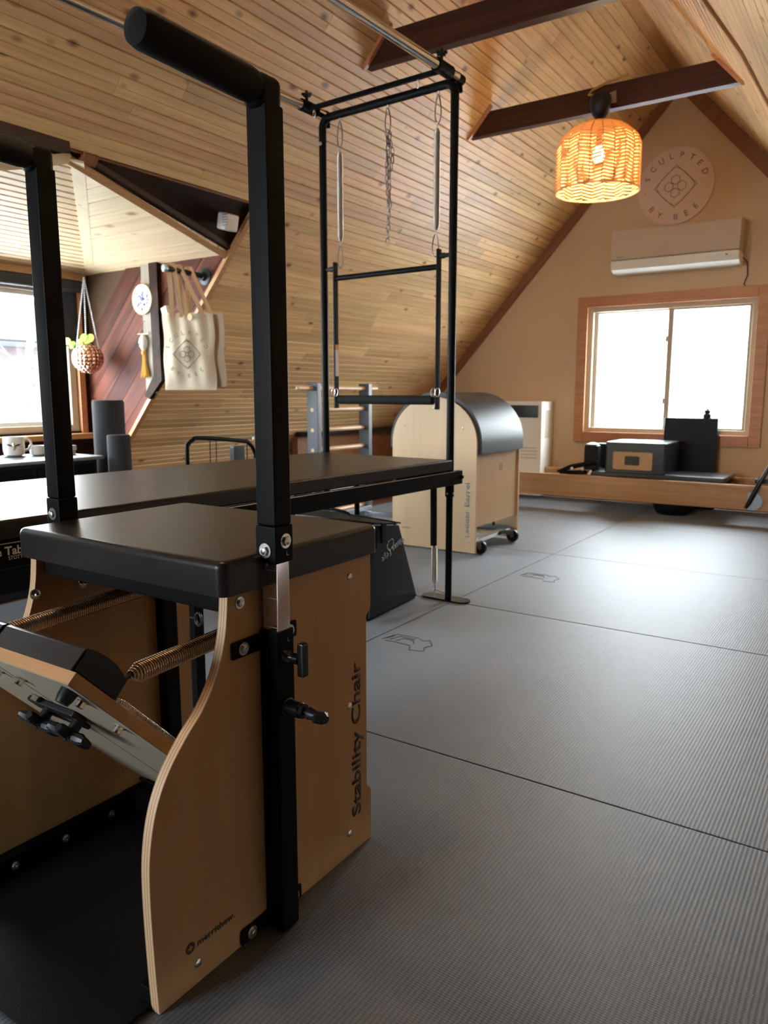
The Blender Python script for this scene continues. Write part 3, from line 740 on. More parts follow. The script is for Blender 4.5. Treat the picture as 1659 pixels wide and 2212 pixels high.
# printing on the near panel
put_text('lettering', 'Stability Chair', (XN + .0002, 1.198, .078), (0, 0, 1), (0, -1, 0), .030, .335, 'print', near_panel, bold=.02)
put_text('lettering', 'merrithew.', (XN + .0002, .744, .0665), (0, 1, 0), (0, 0, 1), .0115, .083, 'print', near_panel, bold=.01)
q = B(); q.lathe((XN + .0002, .729, .0725), [(.0095, 0), (.0095, .0006)], 24, 'X')
em = q.build('emblem', 'print', near_panel)
q = B(); st = [(0, .0065), (.0018, .0018), (.0065, 0), (.0018, -.0018), (0, -.0065), (-.0018, -.0018), (-.0065, 0), (-.0018, .0018)]
q.prism([(.729 + a, .0725 + c) for a, c in st], XN + .0006, XN + .0012, 'X'); q.build('emblem_star', 'birch', near_panel)
# handles -----------------------------------------------------------------
def handle(xc, tagside):
    """xc: centre of the upright; sleeve at floor, chrome inner tube, upper tube and foam grip"""
    y0, y1 = .905, .947; hw = .0205
    s = B(); s.box((xc - hw, y0, .002), (xc + hw, y1, .556), .0025, 2); sl = s.build('sleeve', 'black', CH)
    s = B(); s.box((xc - hw + .005, y0 + .005, .40), (xc + hw - .003, y1 - .005, .70), .002, 2); tb = s.build('height_tube', 'chrome', CH)
    s = B(); s.box((xc - hw - .0015, y0 - .0015, .672), (xc + hw + .0015, y1 + .0015, .735), .003, 2)
    s.box((xc - hw, y0, .735), (xc + hw, y1, 1.385), .004, 2)
    # bend
    s.box((xc - hw, y0 - .01, 1.375), (xc + hw, y1, 1.425), .012, 3)
    up = s.build('upper_tube', 'black', CH)
    f = B(); f.tube([(xc, .906, 1.403), (xc, .90, 1.404), (xc, .885, 1.405), (xc, .700, 1.410), (xc, .688, 1.410), (xc, .682, 1.410)], [.012, .023, .0255, .0255, .0225, .008], 24); f.build('grip', 'foam', CH)
    return sl, tb, up
XH = XN + .0215
sl, tb, up = handle(XH, 1)
sl2, tb2, up2 = handle(XF - .0215, -1)
bolt((XH + .022, .928, .709), (1, 0, 0), .0085, up); bolt((XH, .9035, .694), (0, -1, 0), .0085, up)
bolt((XF - .0215, .9035, .703), (0, -1, 0), .0085, up2)
for (w, z, zz) in (('1', .667, .660), ('2', .622, .612), ('3', .572, .562)):
    put_text('scale_mark', w, (XH - .006, .9098, z), (1, 0, 0), (0, 0, 1), .006, .004, 'whiteprint', tb)
    q = B(); q.box((XH - .014, .9094, zz), (XH + .016, .9099, zz + .0008)); q.build('scale_line', 'whiteprint', tb)
put_text('scale_mark', 'L', (XH + .0206, .93, .535), (0, 1, 0), (0, 0, 1), .008, .005, 'greyprint', sl)
put_text('scale_mark', 'L', (XH + .0222, .93, .684), (0, 1, 0), (0, 0, 1), .008, .005, 'greyprint', up)
# brackets
for z0, z1, ya in ((.520, .550, .838), (.004, .032, .838)):
    q = B(); q.box((XN + .0005, ya, z0), (XN + .006, .906, z1), .003, 2); br = q.build('bracket', 'black', CH); hexhead_b = B(); hexhead(hexhead_b, (XN + .006, .862, (z0 + z1) / 2), (1, 0, 0), .0075); hexhead_b.build('bolt', 'steel', br)
    q = B(); q.box((XN + .0005, .946, z0), (XN + .006, .998, z1), .003, 2); br = q.build('bracket', 'black', CH); hb = B(); hexhead(hb, (XN + .006, .977, (z0 + z1) / 2), (1, 0, 0), .0075); hb.build('bolt', 'steel', br)
# T knob
q = B(); q.cyl((XH + .0205, .926, .510), (XH + .0245, .926, .510), .012, .010, 18); q.cyl((XH + .0385, .926, .510), (XH + .050, .926, .510), .0095, n=20)
q.box((XH + .050, .918, .482), (XH + .064, .934, .540), .003, 2); kn = q.build('clamp_knob', 'blackgloss', sl)
q = B(); q.cyl((XH + .0245, .926, .510), (XH + .0385, .926, .510), .0033, n=12); q.build('knob_stem', 'steel', sl)
# plunger pin
q = B(); cx_ = XH + .0205; cy, cz = .926, .420
q.lathe((cx_, cy, cz), [(.0165, 0), (.0165, .003), (.0135, .004), (.0135, .030), (.0125, .031)], 24, 'X')
q.lathe((cx_, cy, cz), [(.0125, .031), (.0125, .040)], 6, 'X'); q.lathe((cx_, cy, cz), [(.0065, .040), (.0065, .048)], 16, 'X')
pl = q.build('plunger_housing', 'blackgloss', sl)
q = B(); q.tube([(cx_ + .046, cy + .001, cz), (cx_ + .050, cy, cz), (cx_ + .062, cy, cz - .001), (cx_ + .078, cy, cz - .002), (cx_ + .086, cy, cz - .003)], [.007, .0115, .0085, .011, .006], 18)
q.tube([(cx_ + .070, cy - .016, cz), (cx_ + .074, cy - .008, cz - .001), (cx_ + .074, cy + .008, cz - .003), (cx_ + .070, cy + .016, cz - .004)], [.006, .009, .009, .006], 12); q.build('plunger_grip', 'blacksat', sl)
# springs -----------------------------------------------------------------
def coil(name, p0, p1, r, wr, turns, mat, par, taper=.04, n=12, rot=None, seg=5):
    p0, p1 = Vector(p0), Vector(p1); d = p1 - p0; L = d.length; d.normalize()
    a = d.cross(Vector((0, 0, 1)) if abs(d.z) < .9 else Vector((1, 0, 0))).normalized(); bb = d.cross(a)
    pts = []; N = int(turns * n)
    for i in range(N + 1):
        t = i / N; e = min(t, 1 - t) / taper; rr = r * (min(1, .35 + .65 * e) if taper else 1); an = 2 * pi * i / n
        pts.append(p0 + d * (L * t) + (a * cos(an) + bb * sin(an)) * rr)
    q = B(); q.tube(pts, wr, seg); return q.build(name, mat, par, smooth=80, rot=rot)
coil('spring', (-.955, .712, .515), (-.955, 1.150, .535), .0150, .00185, 96, 'coil', CH)
coil('spring', (-1.305, .690, .520), (-1.305, 1.150, .543), .0150, .00185, 98, 'coil', CH)
coil('spring', (-.975, .70, .475), (-.975, 1.09, .065), .0065, .0011, 150, 'chrome', CH, taper=.02)
for x in (-.955, -1.305):
    q = B(); q.tube([(x, .700, .512), (x, .716, .516)], .004, 10); q.tube([(x, 1.148, .537), (x, 1.160, .540), (x, 1.168, .545)], .003, 8); q.build('spring_hook', 'blacksat', CH)
# pedals -------------------------------------------------------------------
F = Vector((0, .584, .550)); H = Vector((0, 1.012, .100))
dp = (H - F).normalized(); npd = Vector((0, -dp.z, dp.y)).normalized()     # normal, pointing up and to the rear
if npd.z < 0: npd = -npd
for nm, x0, x1 in (('r', -1.138, -.920), ('l', -1.362, -1.142)):
    q = B(); a, c = Vector((x0, F.y, F.z)), Vector((x1, F.y, F.z)); a2, c2 = Vector((x0, H.y, H.z)), Vector((x1, H.y, H.z))
    q.pprism([a + npd * .0015, c + npd * .0015, c2 + npd * .0015, a2 + npd * .0015], npd, .0185); pdl = q.build('pedal', 'maple', CH)
    q = B(); q.pprism([a + Vector((.001, 0, 0)) + dp * .001, c - Vector((.001, 0, 0)) + dp * .001, c2 - Vector((.001, 0, 0)), a2 + Vector((.001, 0, 0))], npd, .0015); q.build('laminate', 'under', pdl)
    q = B()
    for (xx, t) in ((x1 - .03, .10), (x1 - .03, .24), (x0 + .03, .10)):
        p = Vector((xx, F.y, F.z)) + dp * ((H - F).length * t); q.cyl(p - npd * .011, p, .0065, n=10); q.cyl(p - npd * .002, p, .010, n=6)
    q.build('nut', 'chrome', pdl)
    if nm == 'r':
        p = Vector((x1 - .028, F.y, F.z)) + dp * .030 ; q = B(); q.tube([p, p - npd * .012, p - npd * .020], [.014, .0125, .010], 18); q.build('bumper', 'blacksat', pdl)
# one pad along the pedal tops
for x0, x1 in ((-1.139, -.930), (-1.356, -1.141)):
    q = B(); L = .092; th = .052
    pr = [(.000, .0203), (.000, .054), (.004, .0585), (.018, .0625), (.040, .0650), (.062, .0645), (.084, .0610), (.097, .0555), (.099, .0203)]
    A = [Vector((x0, F.y, F.z)) + dp * u + npd * v for u, v in pr]; 
    q.pprism(A, (1, 0, 0), x1 - x0)
    bmesh.ops.bevel(q.bm, geom=[e for e in q.bm.edges if abs(e.verts[0].co.x - e.verts[1].co.x) < 1e-5], offset=.004, segments=2, affect='EDGES')
    q.wn = True; q.build('pedal_pad', 'leather', CH, smooth=40)
# pedal coupler with two star knobs
pc_ = Vector((-1.14, F.y, F.z)) + dp * .175
rotp = Matrix((Vector((1, 0, 0)), dp, npd)).transposed()
cp = thing('coupler', (0, 0, 0), None, None); cp.parent = CH; cp.location = -CH.location
def cpl(name, q, mat): 
    o = q.build(name, mat, cp); return o
q = B(); q.obox(pc_ - npd * .006, (.13, .034, .010), rotp, .003); cpl('coupler_plate', q, 'blacksat')
q = B(); q.obox(pc_ + dp * .03 - npd * .008, (.11, .020, .008), rotp, .003); cpl('coupler_plate', q, 'blacksat')
for dx in (-.032, .052):
    c = pc_ + Vector((dx, 0, 0)) + dp * .012
    q = B(); q.cyl(c - npd * .008, c - npd * .030, .010, n=14)
    for k in range(5):
        a = 2 * pi * k / 5; v = Vector((cos(a), 0, 0)) + dp * sin(a)
        q.tube([c - npd * .034 + v * .004, c - npd * .034 + v * .029, c - npd * .034 + v * .040], [.0085, .0095, .006], 8)
    q.cyl(c - npd * .028, c - npd * .041, .016, n=18); cpl('star_knob', q, 'blacksat')
# hinge brackets
for x in (-1.25, -1.03):
    q = B(); q.obox(Vector((x, H.y + .004, .088)), (.15, .05, .006), rotp, .002); q.box((x - .05, 1.01, .050), (x + .05, 1.05, .088), .003); q.build('hinge', 'black', CH)

# ================================================================== TRAPEZE TABLE (turned a little)
TR = R(-2.3); TO = Vector((-1.653, 3.005, 0)); RT = Matrix.Rotation(TR, 3, 'Z')
TB = thing('trapeze_table', TO, 'long padded trapeze table with black steel tower frame at its far end', 'exercise table', rz=TR)
def L3(x, y, z): return RT @ Vector((x, y, z)) + TO
class T(B):
    """builder in table coordinates"""
    def build(s, name, mat, parent=None, smooth=35, **props):
        if parent is None or parent is TB or parent.parent is TB:
            me_rot = RT
            for v in s.bm.verts: v.co = RT @ v.co + TO
            par = parent or TB
            bmesh.ops.recalc_face_normals(s.bm, faces=s.bm.faces[:])
            for v in s.bm.verts: v.co = RT.inverted() @ (v.co - TO)
            me = bpy.data.meshes.new(name); s.bm.to_mesh(me); s.bm.free()
            for mm in (mat if isinstance(mat, (list, tuple)) else [mat]): me.materials.append(M[mm])
            me.shade_smooth(); me.set_sharp_from_angle(angle=R(smooth))
            o = bpy.data.objects.new(name, me); S.collection.objects.link(o); o.parent = par
            if s.wn: md = o.modifiers.new('normals', 'WEIGHTED_NORMAL'); md.keep_sharp = True
            for k, v in props.items(): o[k] = v
            return o
        raise RuntimeError
YN = -2.42
# mattress
t_ = T(); tmp = bmesh.new(); bmesh.ops.create_cube(tmp, size=1)
x0, x1, y0, y1, z0, z1 = -.745, .030, YN, -.030, .612, .657
for v in tmp.verts: v.co = Vector(((x0 + x1) / 2 + v.co.x * (x1 - x0), (y0 + y1) / 2 + v.co.y * (y1 - y0), (z0 + z1) / 2 + v.co.z * (z1 - z0)))
bmesh.ops.bevel(tmp, geom=[e for e in tmp.edges if all(v.co.z > z1 - 1e-5 for v in e.verts)], offset=.010, segments=4, profile=.6, affect='EDGES')
t_._merge(tmp, Matrix.Identity(4)); t_.wn = True; t_.build('mattress', 'leather', TB, smooth=50)
for x in (.012, -.745):
    t_ = T(); t_.box((x, YN, .543), (x + .030, .045, .604), .004); rl = t_.build('side_rail', 'black', TB)
    if x > 0:
        t_ = T(); t_.box((.0425, YN, .6035), (.0445, -.03, .6055)); t_.build('rail_edge', 'steel', rl)
        t_ = T(); t_.cyl((.042, .030, .575), (.052, .030, .575), .008, n=12); t_.build('rail_bolt', 'blackgloss', rl)
for y in (YN, -.06): t_ = T(); t_.box((-.715, y, .550), (.012, y + .03, .600), .003); t_.build('cross_rail', 'black', TB)
t_ = T(); t_.box((-.71, YN + .03, .604), (.01, -.04, .611)); t_.build('deck', 'black', TB)
# lettering on the side rail
def ttext(body, y, z, h, w, bold=0):
    bm = text_bm(body, 1.0, bold); xs = [v.co.x for v in bm.verts]; xa, xb = min(xs), max(xs); k = w / (xb - xa)
    for v in bm.verts: v.co = Vector((.0426, y + (v.co.x - xa) * k, z + v.co.y * h / .7))
    r = bmesh.ops.extrude_face_region(bm, geom=bm.faces[:])
    for v in [g for g in r['geom'] if isinstance(g, bmesh.types.BMVert)]: v.co.x += .0006
    t = T(); t.bm.free(); t.bm = bm; t.build('lettering', 'whiteprint', TB)
ttext('Trapeze Table', -2.166, .5765, .0200, .163, .02); ttext('STOTT PILATES', -2.058, .5645, .0090, .076, 0)
# tower posts
zt = 2.245
def post(x, y, zb=0.0):
    t = T(); t.cyl((x, y, zb), (x, y, .50), .0155, n=20); t.cyl((x, y, .485), (x, y, .545), .0205, n=20); t.cyl((x, y, .545), (x, y, .60), .0205, n=20)
    t.cyl((x, y, .60), (x, y, zt - .05), .0178, n=20); return t.build('post', 'black', TB)
for y in (0, YN + .05):
    for x in (0, -.735): post(x, y)
# top corner bends and cross tubes
for y in (0, YN + .05):
    t = T(); pts = []
    for k in range(9):
        a = pi / 2 * k / 8; pts.append((-.045 + .045 * cos(a), y, zt - .045 + .045 * sin(a)))
    pts2 = [(-.735 - p[0], p[1], p[2]) for p in pts][::-1]
    t.tube([(0, y, zt - .10)] + pts + pts2 + [(-.735, y, zt - .10)], .0182, 20); t.build('top_bar', 'black', TB)
# canopy rods
for x in (0.0, -.735):
    t = T(); t.cyl((x, YN, zt + .022), (x, .035, zt + .022), .0205, n=24); t.build('canopy_rod', 'chrome', TB)
    t = T(); t.cyl((x, .010, zt + .022), (x, .052, zt + .020), .0215, n=20); t.cyl((x, .035, zt + .02), (x, .04, zt - .03), .012, n=12); t.build('rod_end', 'black', TB)
    # slider sleeve with star knob
    t = T(); t.cyl((x, -.150, zt + .022), (x, -.045, zt + .022), .0265, n=24); slv = t.build('slider', 'black', TB)
    t = T(); t.cyl((x, -.11, zt + .044), (x, -.11, zt + .066), .007, n=10); t.cyl((x, -.11, zt + .064), (x, -.11, zt + .082), .011, n=14)
    for k in range(5):
        a = 2 * pi * k / 5 + .3; t.tube([(x, -.11, zt + .076), (x + .024 * cos(a), -.11 + .024 * sin(a), zt + .076)], [.008, .006], 8)
    t.cyl((x, -.11, zt + .082), (x, -.11, zt + .094), .004, n=8); t.build('star_knob', 'blacksat', slv)
t = T(); t.box((-.735, -.118, zt + .000), (0, -.102, zt + .020), .002); t.build('sliding_bar', 'black', TB)
def eye(x, y, z, s=1):
    t = T(); pts = [(x + .007 * cos(a) * s, y, z - .014 * s + .014 * sin(a) * s) for a in [2 * pi * k / 14 for k in range(14)]]
    t.tube(pts, .0022, 6, closed=True); t.cyl((x, y, z), (x, y, z + .012), .0035, n=8); return t.build('eye_bolt', 'steel', TB)
eye(-.69, -.11, zt - .004); eye(-.115, -.11, zt - .004)
for x in (-.628, -.349, -.083): eye(x, 0, zt - .020, .7)
# lower details of posts
for (x, y, z) in ((.0, 0, .50), (-.735, 0, 2.13)):
    t = T(); hexhead(t, (x, -.0165, z), (0, -1, 0), .006); t.build('bolt', 'steel', TB)
t = T(); hexhead(t, (.0155, 0, .50), (1, 0, 0), .006); t.build('bolt', 'steel', TB)
# foot plates (stadium shaped)
for xc in (-.012, -.735):
    t = T(); pts = []
    for k in range(13): a = -pi / 2 + pi * k / 12; pts.append((xc + .085 + .04 * cos(a), 0 + .04 * sin(a)))
    for k in range(13): a = pi / 2 + pi * k / 12; pts.append((xc - .085 + .04 * cos(a), 0 + .04 * sin(a)))
    t.prism(pts, .001, .009, 'Z'); t.build('foot_plate', 'darkchrome', TB)
# leg with eye bolts, middle legs
for x, y in ((.022, -1.50), (-.735, -1.50)):
    t = T(); t.box((x - .018, y - .018, .002), (x + .018, y + .018, .545), .003); lg = t.build('leg', 'black', TB)
    if x > 0:
        for s_ in (-1, 1):
            t = T(); c = (x + s_ * .036, y - .018, .290)
            t.tube([(c[0] + .014 * cos(a), c[1], c[2] + .019 * sin(a)) for a in [2 * pi * k / 16 for k in range(16)]], .0042, 8, closed=True); t.cyl((x, y - .018, .290), (c[0] - s_ * .014, c[1], .290), .004, n=8); t.build('eye_bolt', 'blacksat', lg)
t = T(); t.cyl((-.53, -.01, .01), (-.53, -.01, .545), .013, n=14); t.build('leg', 'black', TB)
# push-through bar (own thing, hanging in the tower)
def tw(x, y, z): return tuple(L3(x, y, z))
PB = thing('push_through_bar', L3(-.365, 0, .90), 'square black push-through bar frame hanging inside the table tower', 'exercise bar')
def side(x, dx):
    q = B(); q.obox(L3(x, -.002, 1.228), (.011, .028, .700), RT, .002); return q.build('side_bar', 'black', PB)
sl_ = side(-.662, 1); sr_ = side(-.070, -1)
q = B(); q.cyl(tw(-.657, 0, 1.503), tw(-.075, 0, 1.503), .0125, n=18); q.build('top_tube', 'black', PB)
q = B(); q.tube([tw(-.655, 0, .920), tw(-.645, 0, .920), tw(-.640, 0, .920), tw(-.095, 0, .920), tw(-.090, 0, .920), tw(-.077, 0, .920)], [.012, .012, .0215, .0215, .012, .012], 22); q.build('foam_tube', 'foam', PB)
for x0, x1 in ((-.735 + .017, -.668), (-.017, -.064)):
    q = B(); q.cyl(tw(x0, 0, 1.548), tw(x1, 0, 1.548), .009, n=14); q.cyl(tw((x0 + x1) / 2, 0, 1.548), tw(x1, 0, 1.548), .012, n=14); q.build('pivot_pin', 'blacksat', PB)
q = B(); q.obox(L3(-.6555, -.003, 1.10), (.0015, .022, .13), RT); q.build('sticker', 'whiteprint', PB)
q = B(); q.obox(L3(-.6552, -.003, 1.175), (.0018, .022, .025), RT); q.build('sticker', 'gold', PB, label='mustard sticker band')
for x in (-.668, -.650, -.082, -.058):
    q = B(); q.tube([tw(x + .012 * cos(a), -.02 + .003 * sin(a), .955 + .020 * sin(a)) for a in [2 * pi * k / 12 for k in range(12)]], .0018, 6, closed=True); q.build('ring', 'steel', PB)
# hanging springs, carabiners and chain
def carabiner(c, h, w, par_name='carabiner', lab=''):
    """pear shaped link whose top is at c"""
    pts = []
    for k in range(20):
        a = 2 * pi * k / 20; ww = w * (.55 + .45 * (.5 - .5 * sin(a)))
        pts.append((ww * cos(a), 0, -h / 2 + h / 2 * sin(a)))
    q = B(); q.tube([Vector(c) + Vector(p) for p in pts], .0028, 6, closed=True)
    o = q.build('carabiner', 'darksteel'); return tag(o, lab, 'carabiner')
carabiner(L3(-.628, 0, 2.213), .115, .018, lab='steel carabiner joining the left hanging spring to the tower top bar')
carabiner(L3(-.083, 0, 2.213), .115, .018, lab='steel carabiner joining the right hanging spring to the tower top bar')
carabiner(L3(-.349, 0, 2.213), .105, .018, lab='steel carabiner holding up the dangling chain')
carabiner(L3(-.632, 0, 1.655), .105, .018, lab='steel carabiner clipped between left spring and push-through bar')
carabiner(L3(-.090, 0, 1.642), .095, .020, lab='steel carabiner clipped between right spring and push-through bar')
for x, za, zb, lab in ((-.629, 2.095, 1.657, 'long steel spring hanging at the left of the tower'), (-.086, 2.095, 1.645, 'long steel spring hanging at the right of the tower')):
    sp = thing('spring', L3(x, 0, zb), lab, 'spring')
    coil('coil', L3(x, 0, za - .015), L3(x, 0, zb + .015), .0125, .0023, 92, 'coilsteel', sp, taper=.05)
    q = B(); q.tube([tw(x, 0, za - .02), tw(x, 0, za + .002)], .0022, 6); q.tube([tw(x, 0, zb + .02), tw(x, 0, zb - .004)], .0022, 6); q.build('hook', 'steel', sp)
chn = thing('chain', L3(-.349, 0, 1.63), 'doubled loop of steel chain dangling from the middle of the top bar', 'chain')
def chain(pts_fn, n):
    for k in range(n):
        p = pts_fn(k / (n - 1)); q = B(); hh = .019; ww = .0095; r_ = random.uniform(-.3, .3) + (pi / 2 if k % 2 else 0)
        q.tube([Vector(p) + Vector((ww * cos(a) * cos(r_), ww * cos(a) * sin(r_), hh * sin(a))) for a in [2 * pi * j / 12 for j in range(12)]], .0021, 5, closed=True); q.build('link', 'darksteel', chn)
chain(lambda t: L3(-.349 + .010 * sin(t * 3), -.004, 2.105 - t * .465), 17)
chain(lambda t: L3(-.349 - .016 * sin(t * pi) + .004, .008, 2.100 - t * .30), 11)
chain(lambda t: L3(-.349 + .020 * sin(t * pi) + .004, .004, 2.09 - t * .16), 6)
# lower spring with black sleeve
sp = thing('spring', L3(-.062, -.03, .03), 'steel spring with black sleeve standing beside the tower foot', 'spring')
coil('coil', L3(-.061, -.03, .255), L3(-.059, -.03, .075), .0120, .0023, 38, 'coilsteel', sp, taper=.1)
q = B(); q.tube([tw(-.066, -.03, .555), tw(-.067, -.03, .52), tw(-.064, -.03, .255)], [.013, .0155, .0155], 16); q.build('sleeve', 'leatherside', sp)
q = B(); q.tube([tw(-.059 + .006 * cos(a), -.03, .058 + .013 * sin(a)) for a in [2 * pi * k / 12 for k in range(12)]], .0025, 6, closed=True); q.tube([tw(-.059, -.03, .048), tw(-.03, -.02, .040), tw(-.010, -.012, .034)], .003, 8)
q.tube([tw(-.059, -.03, .046), tw(-.060, -.03, .02), tw(-.060, -.03, .009)], .003, 8); q.build('hook', 'steel', sp)

# ================================================================== PADDED BOX UNDER THE TABLE
BG = thing('padded_box', (-2.15, 2.75, 0), 'black vinyl trapezoid exercise box with a D-ring under the padded table', 'exercise box')
q = B()
bt = [(-1.755, 2.500), (-1.785, 2.955), (-2.62, 3.00), (-2.60, 2.50)]
tp = [(-1.800, 2.600), (-1.800, 2.815), (-2.56, 2.90), (-2.54, 2.64)]
Vb = [q.bm.verts.new((x, y, .001)) for x, y in bt]; Vt = [q.bm.verts.new((x, y, .405 if i in (0,) else (.375 if i == 1 else .39))) for i, (x, y) in enumerate(tp)]
q.bm.faces.new(Vb); q.bm.faces.new(Vt[::-1])
for k in range(4): q.bm.faces.new([Vb[k], Vt[k], Vt[(k + 1) % 4], Vb[(k + 1) % 4]])
bmesh.ops.bevel(q.bm, geom=q.bm.edges[:], offset=.012, segments=3, affect='EDGES')
q.wn = True; q.build('body', 'leatherside', BG, smooth=60)
ex0 = (Vector((-1.800, 2.815, .375)) - Vector((-1.785, 2.955, 0))).normalized()
# piping on top edges
q = B(); q.tube([(-1.797, 2.602, .405), (-1.797, 2.815, .376), (-2.55, 2.90, .392)], .0035, 8); q.tube([(-1.797, 2.602, .405), (-2.54, 2.64, .392)], .0035, 8); q.build('piping', 'blackgloss', BG)
nd = Vector((-1, 0, 0))
# D ring and tab
q = B(); q.box((-1.797, 2.655, .312), (-1.787, 2.690, .398), .003); q.build('ring_tab', 'leatherside', BG)
q = B(); c = Vector((-1.776, 2.700, .300)); q.tube([c + Vector((.004 * sin(a), .024 * cos(a), .024 * sin(a))) for a in [2 * pi * k / 18 for k in range(18)]], .003, 6, closed=True); q.build('ring', 'chrome', BG)
q = B(); q.tube([Vector((-2.15, 2.72, .405)) + Vector((.14 * cos(a), 0, .02 * sin(a))) for a in [pi * k / 10 for k in range(11)]], .007, 8); q.build('handle', 'leatherside', BG)
# text: reads upside down along the upper edge
pA, pB, pC = Vector((-1.800, 2.600, .405)), Vector((-1.800, 2.815, .375)), Vector((-1.770, 2.727, 0))
nrm = (pB - pA).cross(pC - pA).normalized()
if nrm.x < 0: nrm = -nrm
def face_pt(y, z):
    return Vector((pA.x - ((y - pA.y) * nrm.y + (z - pA.z) * nrm.z) / nrm.x, y, z)) + nrm * .004
xd = (face_pt(2.640, .247) - face_pt(2.825, .315)).normalized(); yd = nrm.cross(xd)
put_text('lettering', 'Pilates Edge', face_pt(2.828, .315), xd, yd, .028, .200, 'greyprint', BG, bold=.008)

# ================================================================== LADDER BARREL
LB = thing('ladder_barrel', (-2.3, 4.25, 0), 'birch plywood ladder barrel with black arched pad and wooden-runged ladder', 'ladder barrel')
bx0, bx1 = -2.575, -1.992; bc = (bx0 + bx1) / 2; br_ = (bx1 - bx0) / 2; zt_ = .930
def arch(r, x0, x1, zb, zc, n=28):
    return [(x0, zb)] + [(bc - r * cos(pi * k / n), zc + (zt_ - zc) * (sin(pi * k / n)) * (r / br_ if r != br_ else 1)) for k in range(n + 1)] + [(x1, zb)]
zc = zt_ - br_ * .93
for y0, y1 in ((3.94, 3.96), (4.54, 4.56)):
    q = B(); q.prism([(bx0, .012)] + [(bc - br_ * cos(pi * k / 28), zc + (zt_ - zc) * sin(pi * k / 28)) for k in range(29)] + [(bx1, .012)], y0, y1, 'Y', 0, 0); fp = q.build('side_panel', 'birchlit', LB)
    if y0 < 4:
        near_b = fp
q = B(); q.box((bx1 - .028, 3.96, .165), (bx1 - .010, 4.54, .70)); q.build('end_panel', 'birchlit', LB)
q = B(); q.lathe((bx1 - .010, 4.30, .50), [(.025, 0), (.025, .0008)], 20, 'X'); q.build('stain_mark', 'bamboo', LB)
# pad
q = B(); ro = br_ + .025; zo = zt_ + .028
outer = []; inner = []
a0 = -.22; n = 40
for k in range(n + 1):
    a = pi - (pi + .34) * k / n + .17 - .0
    a = pi + .0 - (pi) * k / n
    outer.append((bc + ro * cos(a), zc + (zo - zc) * sin(a)))
outer = [(bc - ro, .62)] + outer + [(bc + ro, .60)]
innr = [(bc + br_ + .001, .60)] + [(bc + (br_ + .001) * cos(pi * k / n), zc + (zt_ + .001 - zc) * sin(pi * k / n)) for k in range(n + 1)] + [(bc - br_ - .001, .62)]
q.prism(outer + innr, 3.958, 4.545, 'Y')
q.build('pad', 'greyvinyl', LB, smooth=50)
for (x, z) in ((-2.49, .755), (-2.28, .905 - .04), (-2.085, .75), (-2.035, .075), (-2.53, .075)):
    bolt((x, 3.94, z), (0, -1, 0), .006, LB, 'dome', 'chrome')
put_text('lettering', 'Ladder Barrel', (-2.035, 3.9397, .105), (0, 0, 1), (-1, 0, 0), .031, .325, 'greyprint', near_b, bold=.012)
put_text('lettering', 'merrithew', (-2.50, 3.9397, .120), (1, 0, 0), (0, 0, 1), .008, .06, 'greyprint', near_b)
# base rails, wheels
for y in (4.02, 4.48):
    q = B(); q.box((-3.16, y - .02, .070), (bx1 - .03, y + .02, .100), .003); q.build('base_rail', 'alu', LB)
q = B(); q.box((bx1 - .075, 3.975, .060), (bx1 - .025, 4.525, .085), .003); q.build('base_rail', 'chrome', LB)
q = B(); q.box((bx1 - .12, 3.97, .095), (bx1 - .03, 4.0, .135), .003); q.build('latch', 'black', LB)
q = B(); q.cyl((bx1 - .03, 4.25, .135), (bx1 - .03, 4.25, .165), .008, n=10); q.box((bx1 - .05, 4.22, .165), (bx1 - .012, 4.29, .178), .003); q.build('lock_lever', 'blacksat', LB)
for (x, y) in ((-1.985, 4.00), (-1.985, 4.46)):
    q = B(); q.lathe((x, y, .040), [(.012, -.012), (.038, -.012), (.040, -.008), (.040, .008), (.038, .012), (.012, .012)], 24, 'Y'); wh = q.build('wheel', 'blacksat', LB)
    q = B(); q.lathe((x, y, .040), [(.012, -.014), (.012, .014)], 14, 'Y'); q.box((x - .045, y - .018, .045), (x + .01, y + .018, .078), .004); q.build('hub', 'alu', wh)
# ladder
for y in (3.98, 4.575):
    q = B(); q.box((-3.275, y - .022, .022), (-3.185, y + .022, 1.020), .004); up_ = q.build('upright', 'ladder', LB)
    for z in (.842, .706, .571, .133, .28, .43):
        if y < 4.2: q = B(); q.lathe((-3.23, y - .022, z), [(.013, 0), (.013, -.0015)], 16, 'Y'); q.build('rung_end', 'rung', up_)
    q = B(); q.box((-3.33, y - .024, .0), (-3.13, y + .024, .022), .004); q.build('foot', 'blacksat', LB)
for z in (.842, .706, .571, .43, .28, .133):
    q = B(); q.tube([(-3.23, 4.002, z), (-3.23, 4.02, z), (-3.23, 4.535, z), (-3.23, 4.553, z)], [.011, .0165, .0165, .011], 16); q.build('rung', 'rung', LB)
q = B(); q.tube([(-3.23, 3.80, .985), (-3.23, 3.81, .985), (-3.23, 4.72, .985), (-3.23, 4.73, .985)], [.008, .0165, .0165, .008], 16); q.build('rung', 'rung', LB)
q = B(); q.box((-3.19, 4.0, .10), (-3.16, 4.56, .13), .003); q.build('base_rail', 'alu', LB)

